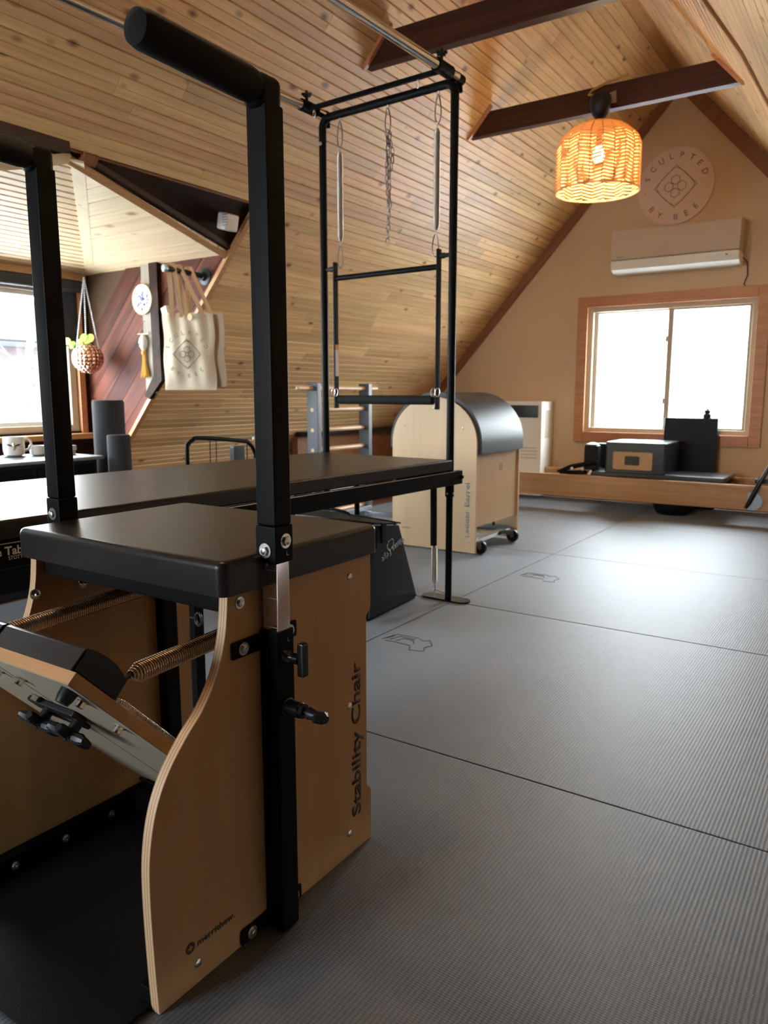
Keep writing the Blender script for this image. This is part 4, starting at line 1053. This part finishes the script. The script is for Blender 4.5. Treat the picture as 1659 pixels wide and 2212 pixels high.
# ================================================================== REFORMER
RF = thing('reformer', (-1.9, 6.3, 0), 'long low maple-framed reformer standing below the end window', 'reformer')
def rail(y0, y1, z0, z1, name='rail'):
    q = B(); q.box((-3.55, y0, z0), (-.28, y1, z1), .004)
    q.box((-3.55, y0 - .004, z1 - .022), (-.28, y0, z1), .001, 1); return q.build(name, 'maple', RF)
rail(6.0, 6.035, .105, .288); rail(6.53, 6.565, .105, .288)
for x in (-3.55, -.32): q = B(); q.box((x, 6.035, .12), (x + .04, 6.53, .288), .003); q.build('end_board', 'maple', RF)
for x in (-3.4, -.40):
    q = B(); q.lathe((x, 6.28, .0), [(.16, 0), (.17, .015), (.10, .07), (.08, .104)], 24); q.build('foot', 'blacksat', RF)
q = B(); q.lathe((-1.40, 6.25, .0), [(.12, 0), (.14, .02), (.16, .06), (.16, .104)], 24); q.build('foot', 'blacksat', RF)  # black disc added for the shadowy blob below the middle of the rail
q = B(); q.cyl((-1.142, 6.02, .07), (-1.142, 6.02, .105), .005, n=8); q.build('pin', 'blacksat', RF)
cushion(-2.05, -1.00, 6.06, 6.50, .295, .325, 'carriage_pad', 'glossvinyl', RF, .010)
q = B(); q.box((-2.04, 6.05, .25), (-1.02, 6.51, .295), .004); q.build('carriage', 'blacksat', RF)
for y in (6.10, 6.40):
    q = B(); q.box((-2.10, y, .326), (-1.985, y + .09, .53), .012); q.build('shoulder_rest', 'leatherside', RF)
q = B(); q.tube([(-2.32, 6.10, .30), (-2.20, 6.09, .345), (-2.08, 6.08, .375), (-1.98, 6.08, .40)], [.010, .022, .020, .018], 10); q.tube([(-2.30, 6.12, .29), (-2.06, 6.06, .31)], .018, 10); q.build('strap', 'leatherside', RF)
for (x, z) in ((-2.09, .335), (-2.02, .318), (-2.18, .335), (-2.03, .30)):
    q = B(); q.lathe((x, 6.055, z), [(.0, -.012), (.011, -.008), (.013, 0), (.011, .008), (.0, .012)], 12, 'Y'); q.build('pulley', 'whitev', RF)
q = B(); q.lathe((-2.045, 6.15, .53), [(.045, 0), (.05, .008), (.02, .02)], 16); q.build('cap', 'whitev', RF)
# footbar at the right end
q = B(); q.tube([(-.838, 5.985, .125), (-.818, 5.985, .165), (-.775, 5.985, .27), (-.70, 5.985, .44), (-.69, 6.0, .46), (-.69, 6.55, .46)], [.012, .017, .017, .015, .015, .015], 14); q.build('footbar', 'blackgloss', RF)
q = B(); pts = [(-.83, .112), (-.83, .24)] + [(-.80 + .07 * sin(a), .175 + .065 * cos(a)) for a in [pi * k / 12 for k in range(13)]]
q.prism(pts, 5.990, 5.998, 'Y'); q.build('footbar_plate', 'alu', RF)
cushion(-.80, -.60, 6.06, 6.50, .30, .335, 'platform', 'glossvinyl', RF, .01)
# sitting box on the carriage
SB = thing('sitting_box', (-1.67, 6.27, .325), 'black upholstered sitting box with a bamboo handle plate on the reformer carriage', 'exercise box')
cushion(-1.905, -1.435, 6.045, 6.50, .3255, .568, 'body', 'glossvinyl', SB, .012)
q = B()
def rrect(x0, x1, z0, z1, r, n=5):
    pts = []
    for (cx, cz, a0) in ((x1 - r, z1 - r, 0), (x0 + r, z1 - r, pi / 2), (x0 + r, z0 + r, pi), (x1 - r, z0 + r, 3 * pi / 2)):
        for k in range(n + 1): a = a0 + pi / 2 * k / n; pts.append((cx + r * cos(a), cz + r * sin(a)))
    return pts
q.prism(rrect(-1.838, -1.532, .352, .492, .014), 6.041, 6.045, 'Y'); q.build('handle_plate', 'bamboo', SB)
q = B(); q.prism(rrect(-1.745, -1.630, .388, .460, .012), 6.0395, 6.041, 'Y'); q.build('hand_hole', 'blackgloss', SB)
# tall panel behind, with a small dark bottle on it
q = B(); q.box((-1.590, 6.59, .002), (-1.170, 6.675, .752), .008)
tag(q.build('padded_board', 'leatherside'), 'tall black padded board standing upright against the end window', 'padded board')
q = B(); q.lathe((-1.265, 6.635, .7525), [(.030, 0), (.032, .01), (.032, .030), (.022, .040), (.026, .046), (.026, .062), (.012, .068), (.012, .078)], 18)
tag(q.build('bottle', 'blacksat'), 'small dark bottle on top of the tall black board', 'bottle')

# ================================================================== WALL THINGS AT THE END
HT = thing('wall_heater', (-2.84, 6.55, 0), 'white console wall heater standing beside the end window', 'heater')
q = B(); q.box((-3.13, 6.42, .03), (-2.606, 6.699, .878), .008); q.build('case', 'white', HT)
q = B(); q.box((-3.07, 6.414, .735), (-2.64, 6.42, .845), .003); q.build('display', 'blackgloss', HT)
for z in (.46, .43, .40, .37):
    q = B(); q.box((-3.09, 6.416, z), (-2.64, 6.42, z + .008)); q.build('louver', 'vinyl', HT)
q = B(); q.box((-2.6065, 6.50, .55), (-2.604, 6.62, .80), .001); q.build('side_vent', 'vinyl', HT)
AC = thing('air_conditioner', (-1.57, 6.6, 1.93), 'white split air conditioner unit mounted on the gable wall above the window', 'air conditioner')
q = B(); prof_ac = [(6.698, 2.285), (6.56, 2.287), (6.500, 2.275), (6.488, 2.255), (6.480, 2.045), (6.50, 2.035), (6.698, 2.035)]
q.prism(prof_ac, -2.070, -1.085, 'X'); q.build('shell', 'acwhite', AC)
q = B(); q.prism([(6.698, 2.034), (6.484, 2.034), (6.486, 2.000), (6.505, 1.965), (6.55, 1.945), (6.698, 1.945)], -2.068, -1.087, 'X'); q.build('lower_body', 'whitev', AC)
q = B(); q.prism([(6.479, 2.028), (6.482, 1.998), (6.500, 1.966), (6.503, 1.968), (6.486, 1.999), (6.483, 2.028)], -2.03, -1.24, 'X'); q.build('air_flap', 'whitev', AC)
q = B(); q.box((-2.02, 6.4785, 2.055), (-1.97, 6.4803, 2.066)); q.build('badge', 'greyprint', AC)
q = B(); q.box((-1.18, 6.4795, 2.005), (-1.165, 6.4815, 2.013)); q.build('indicator', 'blacksat', AC)
q = B(); q.tube([(-1.085, 6.66, 2.0), (-1.055, 6.685, 1.97), (-1.045, 6.69, 1.87), (-1.07, 6.69, 1.80), (-1.02, 6.69, 1.755), (-.85, 6.69, 1.765), (-.6, 6.69, 1.78)], .004, 6); q.build('cord', 'blacksat', AC)
# round sign
SG = thing('wall_sign', (-1.632, 6.69, 2.31), 'round blush wall sign reading SCULPTED BY BEE with a honeycomb flower emblem', 'sign')
sc_ = Vector((-1.632, 6.684, 2.612)); sr = .298
q = B(); q.lathe((sc_.x, 6.684, sc_.z), [(sr, 0), (sr, .015)], 72, 'Y'); q.build('board', 'sign', SG)
def letter_at(ch, ang, rad, size, par, base, ux, uz, un, mat, flip=False):
    """one letter on a circle; base centre, ux/uz axes, un towards the viewer"""
    bm = text_bm(ch, 1.0, -.006)
    xs = [v.co.x for v in bm.verts]
    if not xs: return
    cx = (min(xs) + max(xs)) / 2; k = size / .7
    r = bmesh.ops.extrude_face_region(bm, geom=bm.faces[:])
    for v in [g for g in r['geom'] if isinstance(g, bmesh.types.BMVert)]: v.co.z += .0012 / k
    rad_d = ux * cos(ang) + uz * sin(ang); tan_d = ux * sin(ang) - uz * cos(ang)
    if flip: rad_d, tan_d = -rad_d, -tan_d
    c = base + (ux * cos(ang) + uz * sin(ang)) * rad
    for v in bm.verts: v.co = c + tan_d * ((v.co.x - cx) * k) + rad_d * ((v.co.y - .35) * k) + un * (v.co.z * k)
    b = B(); b.bm.free(); b.bm = bm; b.build('letter', mat, par, smooth=0)
def emblem(par, base, s, ux, uz, un, mat, wr, letters=True, bend=0):
    for i, ch in enumerate('SCULPTED'): letter_at(ch, R(160 - i * 20), s * .80, s * .15, par, base, ux, uz, un, mat)
    for ch, a in (('B', 222), ('Y', 242), ('B', 274), ('E', 294), ('E', 314)): letter_at(ch, R(a), s * .80, s * .15, par, base, ux, uz, un, mat, True)
    P = lambda a, r: base + (ux * cos(a) + uz * sin(a)) * r * s + un * wr * .3
    for a in (R(188), R(352)):
        q = B(); c = P(a, .80); q.tube([c, c + un * wr], wr * 1.6, 8); q.build('dot', mat, par)
    q = B() # pointed square and rounded square
    q.tube([P(R(90 * k), .56) for k in range(4)], wr, 5, closed=True)
    pts = []
    for k in range(48):
        a = 2 * pi * k / 48; r = .47 * (1 / (abs(cos(a)) ** 1.25 + abs(sin(a)) ** 1.25) ** (1 / 1.25)) * 1.06; pts.append(P(a, min(r, .50)))
    q.tube(pts, wr, 5, closed=True)
    for k in range(4): # four petals: hexagons
        a0 = R(90 * k); c = .17
        q.tube([base + (ux * (cos(a0) * c + .125 * cos(R(60 * j + 30))) + uz * (sin(a0) * c + .125 * sin(R(60 * j + 30)))) * s + un * wr * .3 for j in range(6)], wr, 5, closed=True)
    q.build('flower_emblem', mat, par)
emblem(SG, sc_, sr, Vector((1, 0, 0)), Vector((0, 0, 1)), Vector((0, -1, 0)), 'signink', .0022)
# pendant lamp
LP = thing('pendant_lamp', (-1.54, 4.50, 2.10), 'glowing woven rattan pendant lamp with a black ceiling rose on the tie beam', 'lamp')
lx, ly = -1.535, 4.50
q = B(); q.lathe((lx, ly, 2.49), [(.010, 0), (.024, .006), (.045, .03), (.056, .065), (.060, .095), (.056, .125), (.0, .13)], 28); q.build('ceiling_rose', 'blacksat', LP)
q = B(); q.cyl((lx, ly, 2.44), (lx, ly, 2.495), .007, n=10); q.cyl((lx, ly, 2.35), (lx, ly, 2.44), .018, .015, n=14); q.build('socket', 'rattandark', LP)
q = B(); q.lathe((lx, ly, 2.255), [(.0, 0), (.016, .004), (.029, .022), (.033, .042), (.029, .066), (.018, .085), (.014, .098)], 20); q.build('bulb', 'bulb', LP)
prof_s = [(.232, 2.105), (.232, 2.34), (.215, 2.385), (.155, 2.435), (.05, 2.478), (.02, 2.482)]
# woven strips, column by column
q = B(); NC = 22
def sh_pt(a, t):
    # t: arc length along profile
    acc = 0
    for (r0, z0), (r1, z1) in zip(prof_s, prof_s[1:]):
        l = sqrt((r1 - r0) ** 2 + (z1 - z0) ** 2)
        if t <= acc + l or (r1, z1) == prof_s[-1]:
            f = min(1, (t - acc) / l); r = r0 + (r1 - r0) * f; z = z0 + (z1 - z0) * f; return Vector((lx + r * cos(a), ly + r * sin(a), z)), r
        acc += l
step = .0185
for c in range(NC):
    a0 = 2 * pi * c / NC; a1 = a0 + 2 * pi / NC * .93; t = .004
    while t < .43:
        sl = .014 if c % 2 else -.014
        p0, r0 = sh_pt(a0, max(.001, t)); p1, r1 = sh_pt(a1, max(.001, t + sl * min(1, r0 / .2)))
        mid, rm = sh_pt((a0 + a1) / 2, t + sl / 2)
        if r0 > .07 or True:
            wd = .0066 if r0 > .09 else .005
            q.tube([p0, mid, p1], wd * random.uniform(.8, 1.05), 5)
        t += step if r0 > .1 else step * 1.1
q.build('woven_shade', 'rattan', LP, smooth=60, kind='stuff')
q = B()
for c in range(NC):
    a = 2 * pi * c / NC - .01; q.tube([sh_pt(a, t)[0] for t in (.0, .1, .2, .25, .30, .36, .42)], .0022, 5)
q.build('shade_ribs', 'rattandark', LP, smooth=60)
q = B(); q.tube([(lx + .234 * cos(2 * pi * k / 48), ly + .234 * sin(2 * pi * k / 48), 2.100) for k in range(48)], .006, 8, closed=True); q.build('shade_rim', 'rattan', LP)
q = B(); q.lathe((lx, ly, 2.445), [(.10, 0), (.05, .025), (.02, .032)], 16); q.build('shade_cap', 'rattandark', LP)
q = B(); q.tube([(lx - .02, ly - .03, 2.615), (lx - .065, ly - .02, 2.63), (lx - .06, ly + .03, 2.67), (lx + .0, ly + .085, 2.712), (lx + .12, ly + .10, 2.735)], .006, 8); q.build('cord', 'cordm', LP)
pl_ = bpy.data.lights.new('lamp_light', 'POINT'); pl_.energy = 15; pl_.color = (1, .74, .42); pl_.shadow_soft_size = .035
plo = bpy.data.objects.new('lamp_light', pl_); S.collection.objects.link(plo); plo.location = (lx, ly, 2.22)
fill_lp = LP.copy(); S.collection.objects.link(fill_lp); fill_lp.location = LP.location + Vector((.35, -3.6, .0)); fill_lp['label'] = 'added unseen copy of the rattan pendant lamp above the wooden chair, for warm fill light'  # second lamp added out of frame as warm fill for the chair
for ch2 in list(LP.children): c2 = ch2.copy(); S.collection.objects.link(c2); c2.parent = fill_lp
fill_plo = plo.copy(); S.collection.objects.link(fill_plo); fill_plo.location = plo.location + Vector((.35, -3.6, 0))  # fill light of the added lamp copy
q = B(); q.pprism([(lx - .045, 4.599, 2.60), (lx + .06, 4.599, 2.60), (lx + .055, 4.599, 2.665), (lx + .02, 4.599, 2.66), (lx - .03, 4.599, 2.64)], (0, -1, 0), .002)
tag(q.build('paint_patch', 'plaster'), 'chipped pale patch on the tie beam above the pendant lamp', 'patch')

# ================================================================== DORMER CORNER THINGS
q = B(); dv = thing('wall_speaker', onl(3.05, 1.86, .03), 'small white louvred speaker box on the dark header by the chair post', 'speaker')
rot48 = Matrix.Rotation(R(0), 3, 'Z')
q.obox(Vector((-3.03, 3.03, 1.850)), (.07, .095, .085), Matrix.Rotation(R(12), 3, 'Y'), .010, 3); q.build('case', 'white', dv)
for k in range(5):
    q = B(); q.box((-3.02 + .0, 2.9805, 1.823 + k * .013), (-3.012 + .03, 2.983, 1.828 + k * .013)); q.build('louver', 'greyprint', dv)
# cabinet
CB = thing('cabinet', (-3.45, 1.7, 0), 'black cabinet with small drawers below the dormer window', 'cabinet')
q = B(); q.box((-3.68, 1.02, .0), (-3.33, 2.36, .622), .004); q.build('body', 'blacksat', CB)
q = B(); q.box((-3.70, 1.0, .622), (-3.30, 2.385, .640), .004); q.build('top', 'alu', CB)
for k in range(4):
    y0 = 1.06 + k * .325
    q = B(); q.box((-3.33, y0, .50), (-3.318, y0 + .30, .605), .003); dr = q.build('drawer', 'black', CB)
    q = B(); q.tube([(-3.318, y0 + .10, .55), (-3.300, y0 + .11, .55), (-3.300, y0 + .19, .55), (-3.318, y0 + .20, .55)], .004, 8); q.build('handle', 'steel', dr)
    q = B(); q.box((-3.33, y0, .04), (-3.318, y0 + .30, .485), .003); q.build('door', 'black', CB)
# mug
MG = thing('mug', (-3.60, 2.085, .641), 'white ceramic mug with a winged gold bee motif on the cabinet', 'mug')
mc = (-3.60, 2.085, .6445)
q = B(); q.lathe(mc, [(.030, 0), (.046, .006), (.050, .03), (.049, .095), (.0465, .095), (.047, .03), (.040, .012), (.0, .010)], 32); q.build('cup', 'ceramic', MG)
rt_ = Vector((cos(YAW), sin(YAW), 0)); tow = Vector((sin(YAW) * 1.0, -cos(YAW), 0)); tow = (Vector((0, 0, .69)) - Vector((mc[0], mc[1], .69))).normalized(); rr_ = tow.cross(Vector((0, 0, 1))) * -1
rr_ = Vector((-tow.y, tow.x, 0)).normalized()
q = B(); q.tube([Vector(mc) + rr_ * u + Vector((0, 0, v)) for u, v in ((.047, .082), (.062, .086), (.076, .072), (.078, .055), (.066, .032), (.047, .024))], .006, 10); q.build('handle', 'ceramic', MG)
q = B(); c = Vector(mc) + tow * .0505 + Vector((0, 0, .048)); q.tube([c + Vector((0, 0, .018)), c + Vector((0, 0, .005)), c - Vector((0, 0, .018))], [.004, .0085, .002], 10); q.build('bee_body', 'brass', MG)
q = B()
for s_ in (-1, 1): 
    q.tube([c + rr_ * s_ * .006 + Vector((0, 0, .004)) - tow * .001, c + rr_ * s_ * .020 + Vector((0, 0, .008)) - tow * .004, c + rr_ * s_ * .030 + Vector((0, 0, .012)) - tow * .010], [.002, .005, .002], 8)
q.build('bee_wing', 'print', MG)
q = B(); q.lathe((mc[0], mc[1], .6405), [(.06, 0), (.066, .004), (.03, .0045)], 28); tag(q.build('coaster', 'alu'), 'round grey coaster under the bee mug', 'coaster')
q = B(); q.lathe((-3.58, 2.195, .6405), [(.022, 0), (.034, .006), (.040, .05), (.038, .05), (.030, .008), (.0, .006)], 24)
tag(q.build('bowl', 'ceramic'), 'small white cup half hidden behind the chair post', 'cup')
# books and compote
BK = thing('box_tray', (-3.56, 2.30, .6405), 'pinkish flat box below the brass compote on the cabinet', 'box')
q = B(); q.box((-3.64, 2.215, .6405), (-3.50, 2.358, .660), .002); q.build('lower_slab', 'tray', BK)
q = B(); q.box((-3.645, 2.21, .660), (-3.495, 2.362, .686), .003); q.build('upper_slab', 'paper', BK)
CPT = thing('compote', (-3.57, 2.31, .6865), 'small lidded brass compote dish on a pink box', 'dish')
cc = (-3.57, 2.312, .6865)
q = B(); q.lathe(cc, [(.018, 0), (.016, .006), (.006, .012), (.006, .030), (.016, .038), (.036, .055), (.042, .072), (.040, .074), (.0, .060)], 28); q.build('bowl', 'brass', CPT)
q = B(); q.lathe(cc, [(.043, .074), (.040, .080), (.022, .092), (.006, .097), (.004, .106), (.007, .112), (.0, .122)], 28); q.build('lid', 'alu', CPT)
# rolled mats / foam roller standing on the floor
q = B(); q.lathe((-3.462, 2.540, .0), [(.078, 0), (.081, .006), (.081, .905), (.076, .915), (.030, .915), (.028, .90)], 36)
tag(q.build('foam_roller', 'rollfoam'), 'tall dark grey foam roller standing at the end of the cabinet', 'foam roller')
q = B(); q.lathe((-3.275, 2.455, .0), [(.055, 0), (.058, .006), (.058, .735), (.054, .742), (.02, .742), (.018, .73)], 30)
tag(q.build('rolled_mat', 'rollfoam'), 'shorter black rolled mat in front of the foam roller', 'rolled mat')
# bare folding cart frame
FC = thing('tube_frame', (-3.4, 3.3, 0), 'black arched tubular metal frame against the pine slope', 'metal frame')
pts = [(-3.4, 3.015, .02), (-3.4, 3.015, .60), (-3.4, 3.025, .655), (-3.4, 3.06, .680), (-3.4, 3.12, .690), (-3.4, 3.46, .655), (-3.4, 3.53, .635), (-3.4, 3.575, .58), (-3.4, 3.585, .50), (-3.4, 3.585, .02)]
q = B(); q.tube(crom(pts, 4), .0125, 12); q.build('loop', 'black', FC)
for y in (3.185, 3.235, 3.50): q = B(); q.cyl((-3.4, y, .05), (-3.4, y + .01, .67), .003, n=6); q.build('rod', 'black', FC)
q = B(); q.box((-3.42, 3.375, .30), (-3.38, 3.47, .625), .006); q.build('box', 'blacksat', FC)
q = B(); q.cyl((-3.4, 3.015, .05), (-3.4, 3.585, .05), .0125, n=12); q.build('lower_tube', 'black', FC)
q = B(); q.lathe((-3.40, 3.575, .655), [(.0, 0), (.012, .004), (.013, .016), (.0, .022)], 12); q.build('cap', 'whitev', FC)
# disco ball planter
DB = thing('hanging_planter', (-4.40, 3.08, 1.06), 'copper mirror-tiled globe planter hung on white beads in the dormer corner', 'planter')
bcx, bcy, bcz, brd = -4.315, 3.035, 1.172, .096
nlat, nlon = 12, 22
q = B(); q.lathe((bcx, bcy, bcz), [(brd * .985 * sin(pi * k / 16), -brd * .985 * cos(pi * k / 16)) for k in range(1, 15)], 32); q.build('globe', 'copper', DB)
for kind_ in (0, 1):
    q = B()
    for i in range(1, nlat - 1):
        a0, a1 = pi * i / nlat + .012, pi * (i + 1) / nlat - .012; m_ = max(8, int(nlon * sin((a0 + a1) / 2)))
        for j in range(m_):
            if ((i * 31 + j * 17) % 3 == 0) != bool(kind_): continue
            b0, b1 = 2 * pi * j / m_ + .015, 2 * pi * (j + 1) / m_ - .015; jit = random.uniform(-.03, .03)
            f = [Vector((bcx + brd * 1.0 * sin(a + jit * .3) * cos(b_), bcy + brd * sin(a + jit * .3) * sin(b_), bcz - brd * cos(a + jit * .3))) for a, b_ in ((a0, b0), (a0, b1), (a1, b1), (a1, b0))]
            cen = sum(f, Vector()) / 4; nn_ = (cen - Vector((bcx, bcy, bcz))).normalized(); tv = Vector((random.uniform(-1, 1), random.uniform(-1, 1), random.uniform(-1, 1))) * .0015
            q.pprism([p + tv * ((k % 2) * 2 - 1) for k, p in enumerate(f)], nn_, .0015)
    q.build('mirror_tiles', 'rose' if kind_ else 'copper', DB, smooth=0, kind='stuff')
hook = Vector((-4.40, 3.10, 1.700))
q = B(); q.tube([hook, hook + Vector((.004, 0, .03)), hook + Vector((0, 0, .05))], .002, 6); q.build('hook', 'steel', DB)
for k in range(3):
    a = 2 * pi * k / 3 + .5; end = Vector((bcx + brd * .8 * cos(a), bcy + brd * .8 * sin(a), bcz + brd * .6)); st = hook + Vector((0, 0, -.01))
    q = B(); L_ = (end - st).length; nb = int(L_ / .0135)
    for j in range(nb): 
        p = st.lerp(end, (j + .5) / nb); q.tube([p - Vector((0, 0, .006)), p - Vector((0, 0, .003)), p + Vector((0, 0, .003)), p + Vector((0, 0, .006))], [.001, .0055, .0055, .001], 6)
    q.build('bead_strand', 'bead', DB)
def leafb(c, r, tilt, par):
    q = B(); q.lathe(c, [(r, 0), (r * .95, .002), (r * .4, .003)], 14, rot=Matrix.Rotation(tilt, 3, 'X') @ Matrix.Rotation(R(25), 3, 'Y')); return q.build('leaf', 'leaf', par)
for (u, v, w_, r) in ((-.125, .0, .105, .024), (-.095, .0, .090, .020), (-.045, .02, .100, .022), (-.02, 0, .128, .026), (.02, .01, .125, .028), (-.10, .01, .075, .018), (.0, 0, .105, .022)):
    c = Vector((bcx, bcy, bcz)) + rt_ * u + Vector((0, 0, w_)) + tow * .03
    leafb(c, r, R(70 + random.uniform(-20, 20)), DB)
    q = B(); q.tube([Vector((bcx, bcy, bcz + .06)), Vector((bcx, bcy, bcz + .09)) + rt_ * u * .5, c], .0018, 5); q.build('stem', 'leaf', DB)
# embroidered hoop on the pale board
HP = thing('wall_plaque', (-3.905, 3.16, 1.43), 'round cream plaque printed with blue sprigs hanging on the pale board', 'plaque')
hc = Vector((-3.903, 3.148, 1.522)); 
q = B(); q.lathe(hc, [(.088, 0), (.088, .010)], 40, 'Y'); q.build('face', 'paper', HP)
q = B(); q.tube([hc + Vector((.089 * cos(a), .003, .089 * sin(a))) for a in [2 * pi * k / 40 for k in range(40)]], .0045, 8, closed=True); q.build('rim', 'strap', HP)
q = B()
for k in range(26):
    a = random.uniform(0, 2 * pi); r = random.uniform(.005, .058); p = hc + Vector((r * cos(a), -.0005, r * sin(a))); d = Vector((cos(a + .6), 0, sin(a + .6))) * .010
    q.tube([p - d, p, p + d], [.0005, .0045, .0005], 5)
q.build('sprigs', 'blueprint', HP)
q = B(); q.tube([hc + Vector((.0, 0, -.05)), hc + Vector((.0, 0, -.066))], [.003, .006], 8); q.build('black_motif', 'print', HP)
q = B(); q.tube([hc + Vector((0, 0, .10)), hc + Vector((0, .008, .125))], .002, 5); q.build('hanger', 'strap', HP)
# tassel
TS = thing('tassel', (-3.90, 3.155, 1.05), 'mustard yarn tassel with an oval white charm below the round plaque', 'tassel')
tx, ty = -3.908, 3.150
q = B(); q.tube([(tx, ty + .02, 1.395), (tx, ty, 1.385)], .002, 5); q.tube([(tx - .04, ty, 1.318), (tx, ty, 1.388), (tx + .04, ty, 1.318)], .0016, 5); q.build('cord', 'strap', TS)
q = B(); q.cyl((tx - .050, ty, 1.316), (tx + .050, ty, 1.316), .0035, n=8); q.build('dowel', 'brass', TS)
q = B(); q.lathe((tx, ty, 1.262), [(.0, -.052), (.014, -.044), (.026, -.022), (.030, 0), (.026, .022), (.014, .044), (.0, .052)], 18); ch_ = q.build('charm', 'ceramic', TS)
q = B(); q.tube([(tx, ty - .03, 1.28), (tx + .004, ty - .031, 1.262), (tx - .004, ty - .03, 1.245)], .002, 5); q.build('charm_print', 'inkgrey', ch_)
q = B(); q.tube([(tx, ty, 1.212), (tx, ty, 1.20), (tx, ty, 1.185)], [.014, .017, .012], 12)
for k in range(34):
    a = 2 * pi * k / 34; r0, r1 = .010, random.uniform(.022, .040)
    q.tube([(tx + r0 * cos(a), ty + r0 * sin(a) * .6, 1.19), (tx + r0 * 1.3 * cos(a), ty + r0 * sin(a) * .7, 1.14), (tx + r1 * cos(a), ty + r1 * .5 * sin(a), random.uniform(1.045, 1.06))], .0035, 5)
q.build('yarn', 'gold', TS)
# black pipe rack with tote bags
PR = thing('pipe_rack', (-3.378, 3.05, 1.60), 'black pipe peg with round flange on the red boarded wall', 'rack')
q = B(); q.cyl((-3.378, 3.182, 1.618), (-3.378, 2.90, 1.628), .015, n=18); q.build('pipe', 'blacksat', PR)
q = B(); q.lathe((-3.378, 3.182, 1.618), [(.048, 0), (.048, -.006), (.026, -.010), (.024, -.03), (.018, -.03)], 26, 'Y'); q.build('flange', 'blacksat', PR)
q = B(); q.lathe((-3.378, 2.90, 1.628), [(.019, 0), (.021, -.006), (.021, -.018), (.016, -.022)], 18, 'Y'); q.build('end_cap', 'alu', PR)
def tote(c, ux, w, h, depth, label, straps, prnt):
    """c = top centre, ux horizontal direction"""
    tb_ = thing('tote_bag', c - Vector((0, 0, h)), label, 'bag', 'canvas tote bags on the pipe rack')
    ux = ux.normalized(); un = Vector((ux.y, -ux.x, 0)); un = un if un.dot(Vector((0, 0, 0)) - c) > 0 else -un
    q = B(); nx, nz = 24, 26; grid = {}
    for side_ in (0, 1):
        for i in range(nx + 1):
            for j in range(nz + 1):
                u = (i / nx - .5); v = j / nz
                edge = (1 - (2 * u) ** 6) * min(1, v * 6 + .0) ** .5
                bul = depth * edge * (.35 + .5 * sin(pi * min(1, v * 1.0)) ) + .006 * sin(u * 22 + v * 3) * edge * (.4 + v) + .005 * sin(u * 9 - v * 7 + side_) * edge
                wv = w * (1 - .03 * v + .01 * sin(v * 9)); 
                p = c + ux * (u * wv + .004 * sin(v * 11)) + Vector((0, 0, -h * (1 - v) + (.006 * sin(u * 14) if j == nz else 0))) + un * (bul * (1 if side_ == 0 else -1))
                grid[side_, i, j] = q.bm.verts.new(p)
    for side_ in (0, 1):
        for i in range(nx):
            for j in range(nz): q.bm.faces.new([grid[side_, i, j], grid[side_, i + 1, j], grid[side_, i + 1, j + 1], grid[side_, i, j + 1]])
    for j in range(nz):
        for i in (0, nx): q.bm.faces.new([grid[0, i, j], grid[0, i, j + 1], grid[1, i, j + 1], grid[1, i, j]])
    for i in range(nx): q.bm.faces.new([grid[0, i, 0], grid[0, i + 1, 0], grid[1, i + 1, 0], grid[1, i, 0]])
    q.build('body', 'canvas', tb_, smooth=80)
    for su, top, off in straps:
        q = B(); p0 = c + ux * su[0] + un * off + Vector((0, 0, -.02)); p3 = c + ux * su[1] + un * off + Vector((0, 0, -.02)); top = Vector(top)
        pts = crom([tuple(p0), tuple(p0.lerp(top, .5) + ux * -.004), tuple(top + Vector((0, -.004, -.005)) - ux * .012), tuple(top + Vector((0, 0, .018))), tuple(top + Vector((0, .004, -.005)) + ux * .012), tuple(p3.lerp(top, .5) + ux * .006), tuple(p3)], 4)
        # flat ribbon
        dirw = (ux * .6 + Vector((0, 1, 0)) * .4).normalized() * .0125; nrmw = un * .0012
        vs = [[q.bm.verts.new(Vector(p) + s1 * dirw + s2 * nrmw) for s1, s2 in ((-1, -1), (1, -1), (1, 1), (-1, 1))] for p in pts]
        for A_, B_ in zip(vs, vs[1:]):
            for k in range(4): q.bm.faces.new([A_[k], A_[(k + 1) % 4], B_[(k + 1) % 4], B_[k]])
        q.bm.faces.new(vs[0]); q.bm.faces.new(vs[-1][::-1]); q.build('strap', 'strap' if off < .0 or prnt is None else 'strap', tb_, smooth=60)
    if prnt:
        emblem(tb_, c + Vector((0, 0, -h * .53)) + un * (depth * .95 + .012), .150, ux, Vector((0, 0, 1)), un, 'inkgrey', .0018)
    return tb_
uxb = Vector((.90, .436, 0))
tote(Vector((-3.372, 3.035, 1.395)), uxb, .310, .425, .024, 'cream canvas tote printed SCULPTED BY BEE hanging on the pipe peg',
     [((-.09, -.03), (-3.378, 2.935, 1.640), .012), ((.00, .10), (-3.378, 2.985, 1.640), .010)], True)
tote(Vector((-3.345, 3.095, 1.402)), uxb, .295, .415, .018, 'plain tan-shadowed tote hanging behind the printed tote',
     [((-.06, .08), (-3.378, 3.060, 1.640), .006)], None)
q = B(); q.obox(Vector((-3.500, 2.990, 1.395)), (.045, .02, .09), Matrix.Rotation(R(-18), 3, 'Y')); tag(q.build('paper_roll', 'paper'), 'white paper sticking out of the printed tote', 'paper')
q = B(); q.lathe((-3.335, 3.015, 1.375), [(.020, 0), (.020, .006)], 16, 'Y'); tag(q.build('cork_tag', 'strap'), 'round tan tag dangling on the printed tote strap', 'tag')
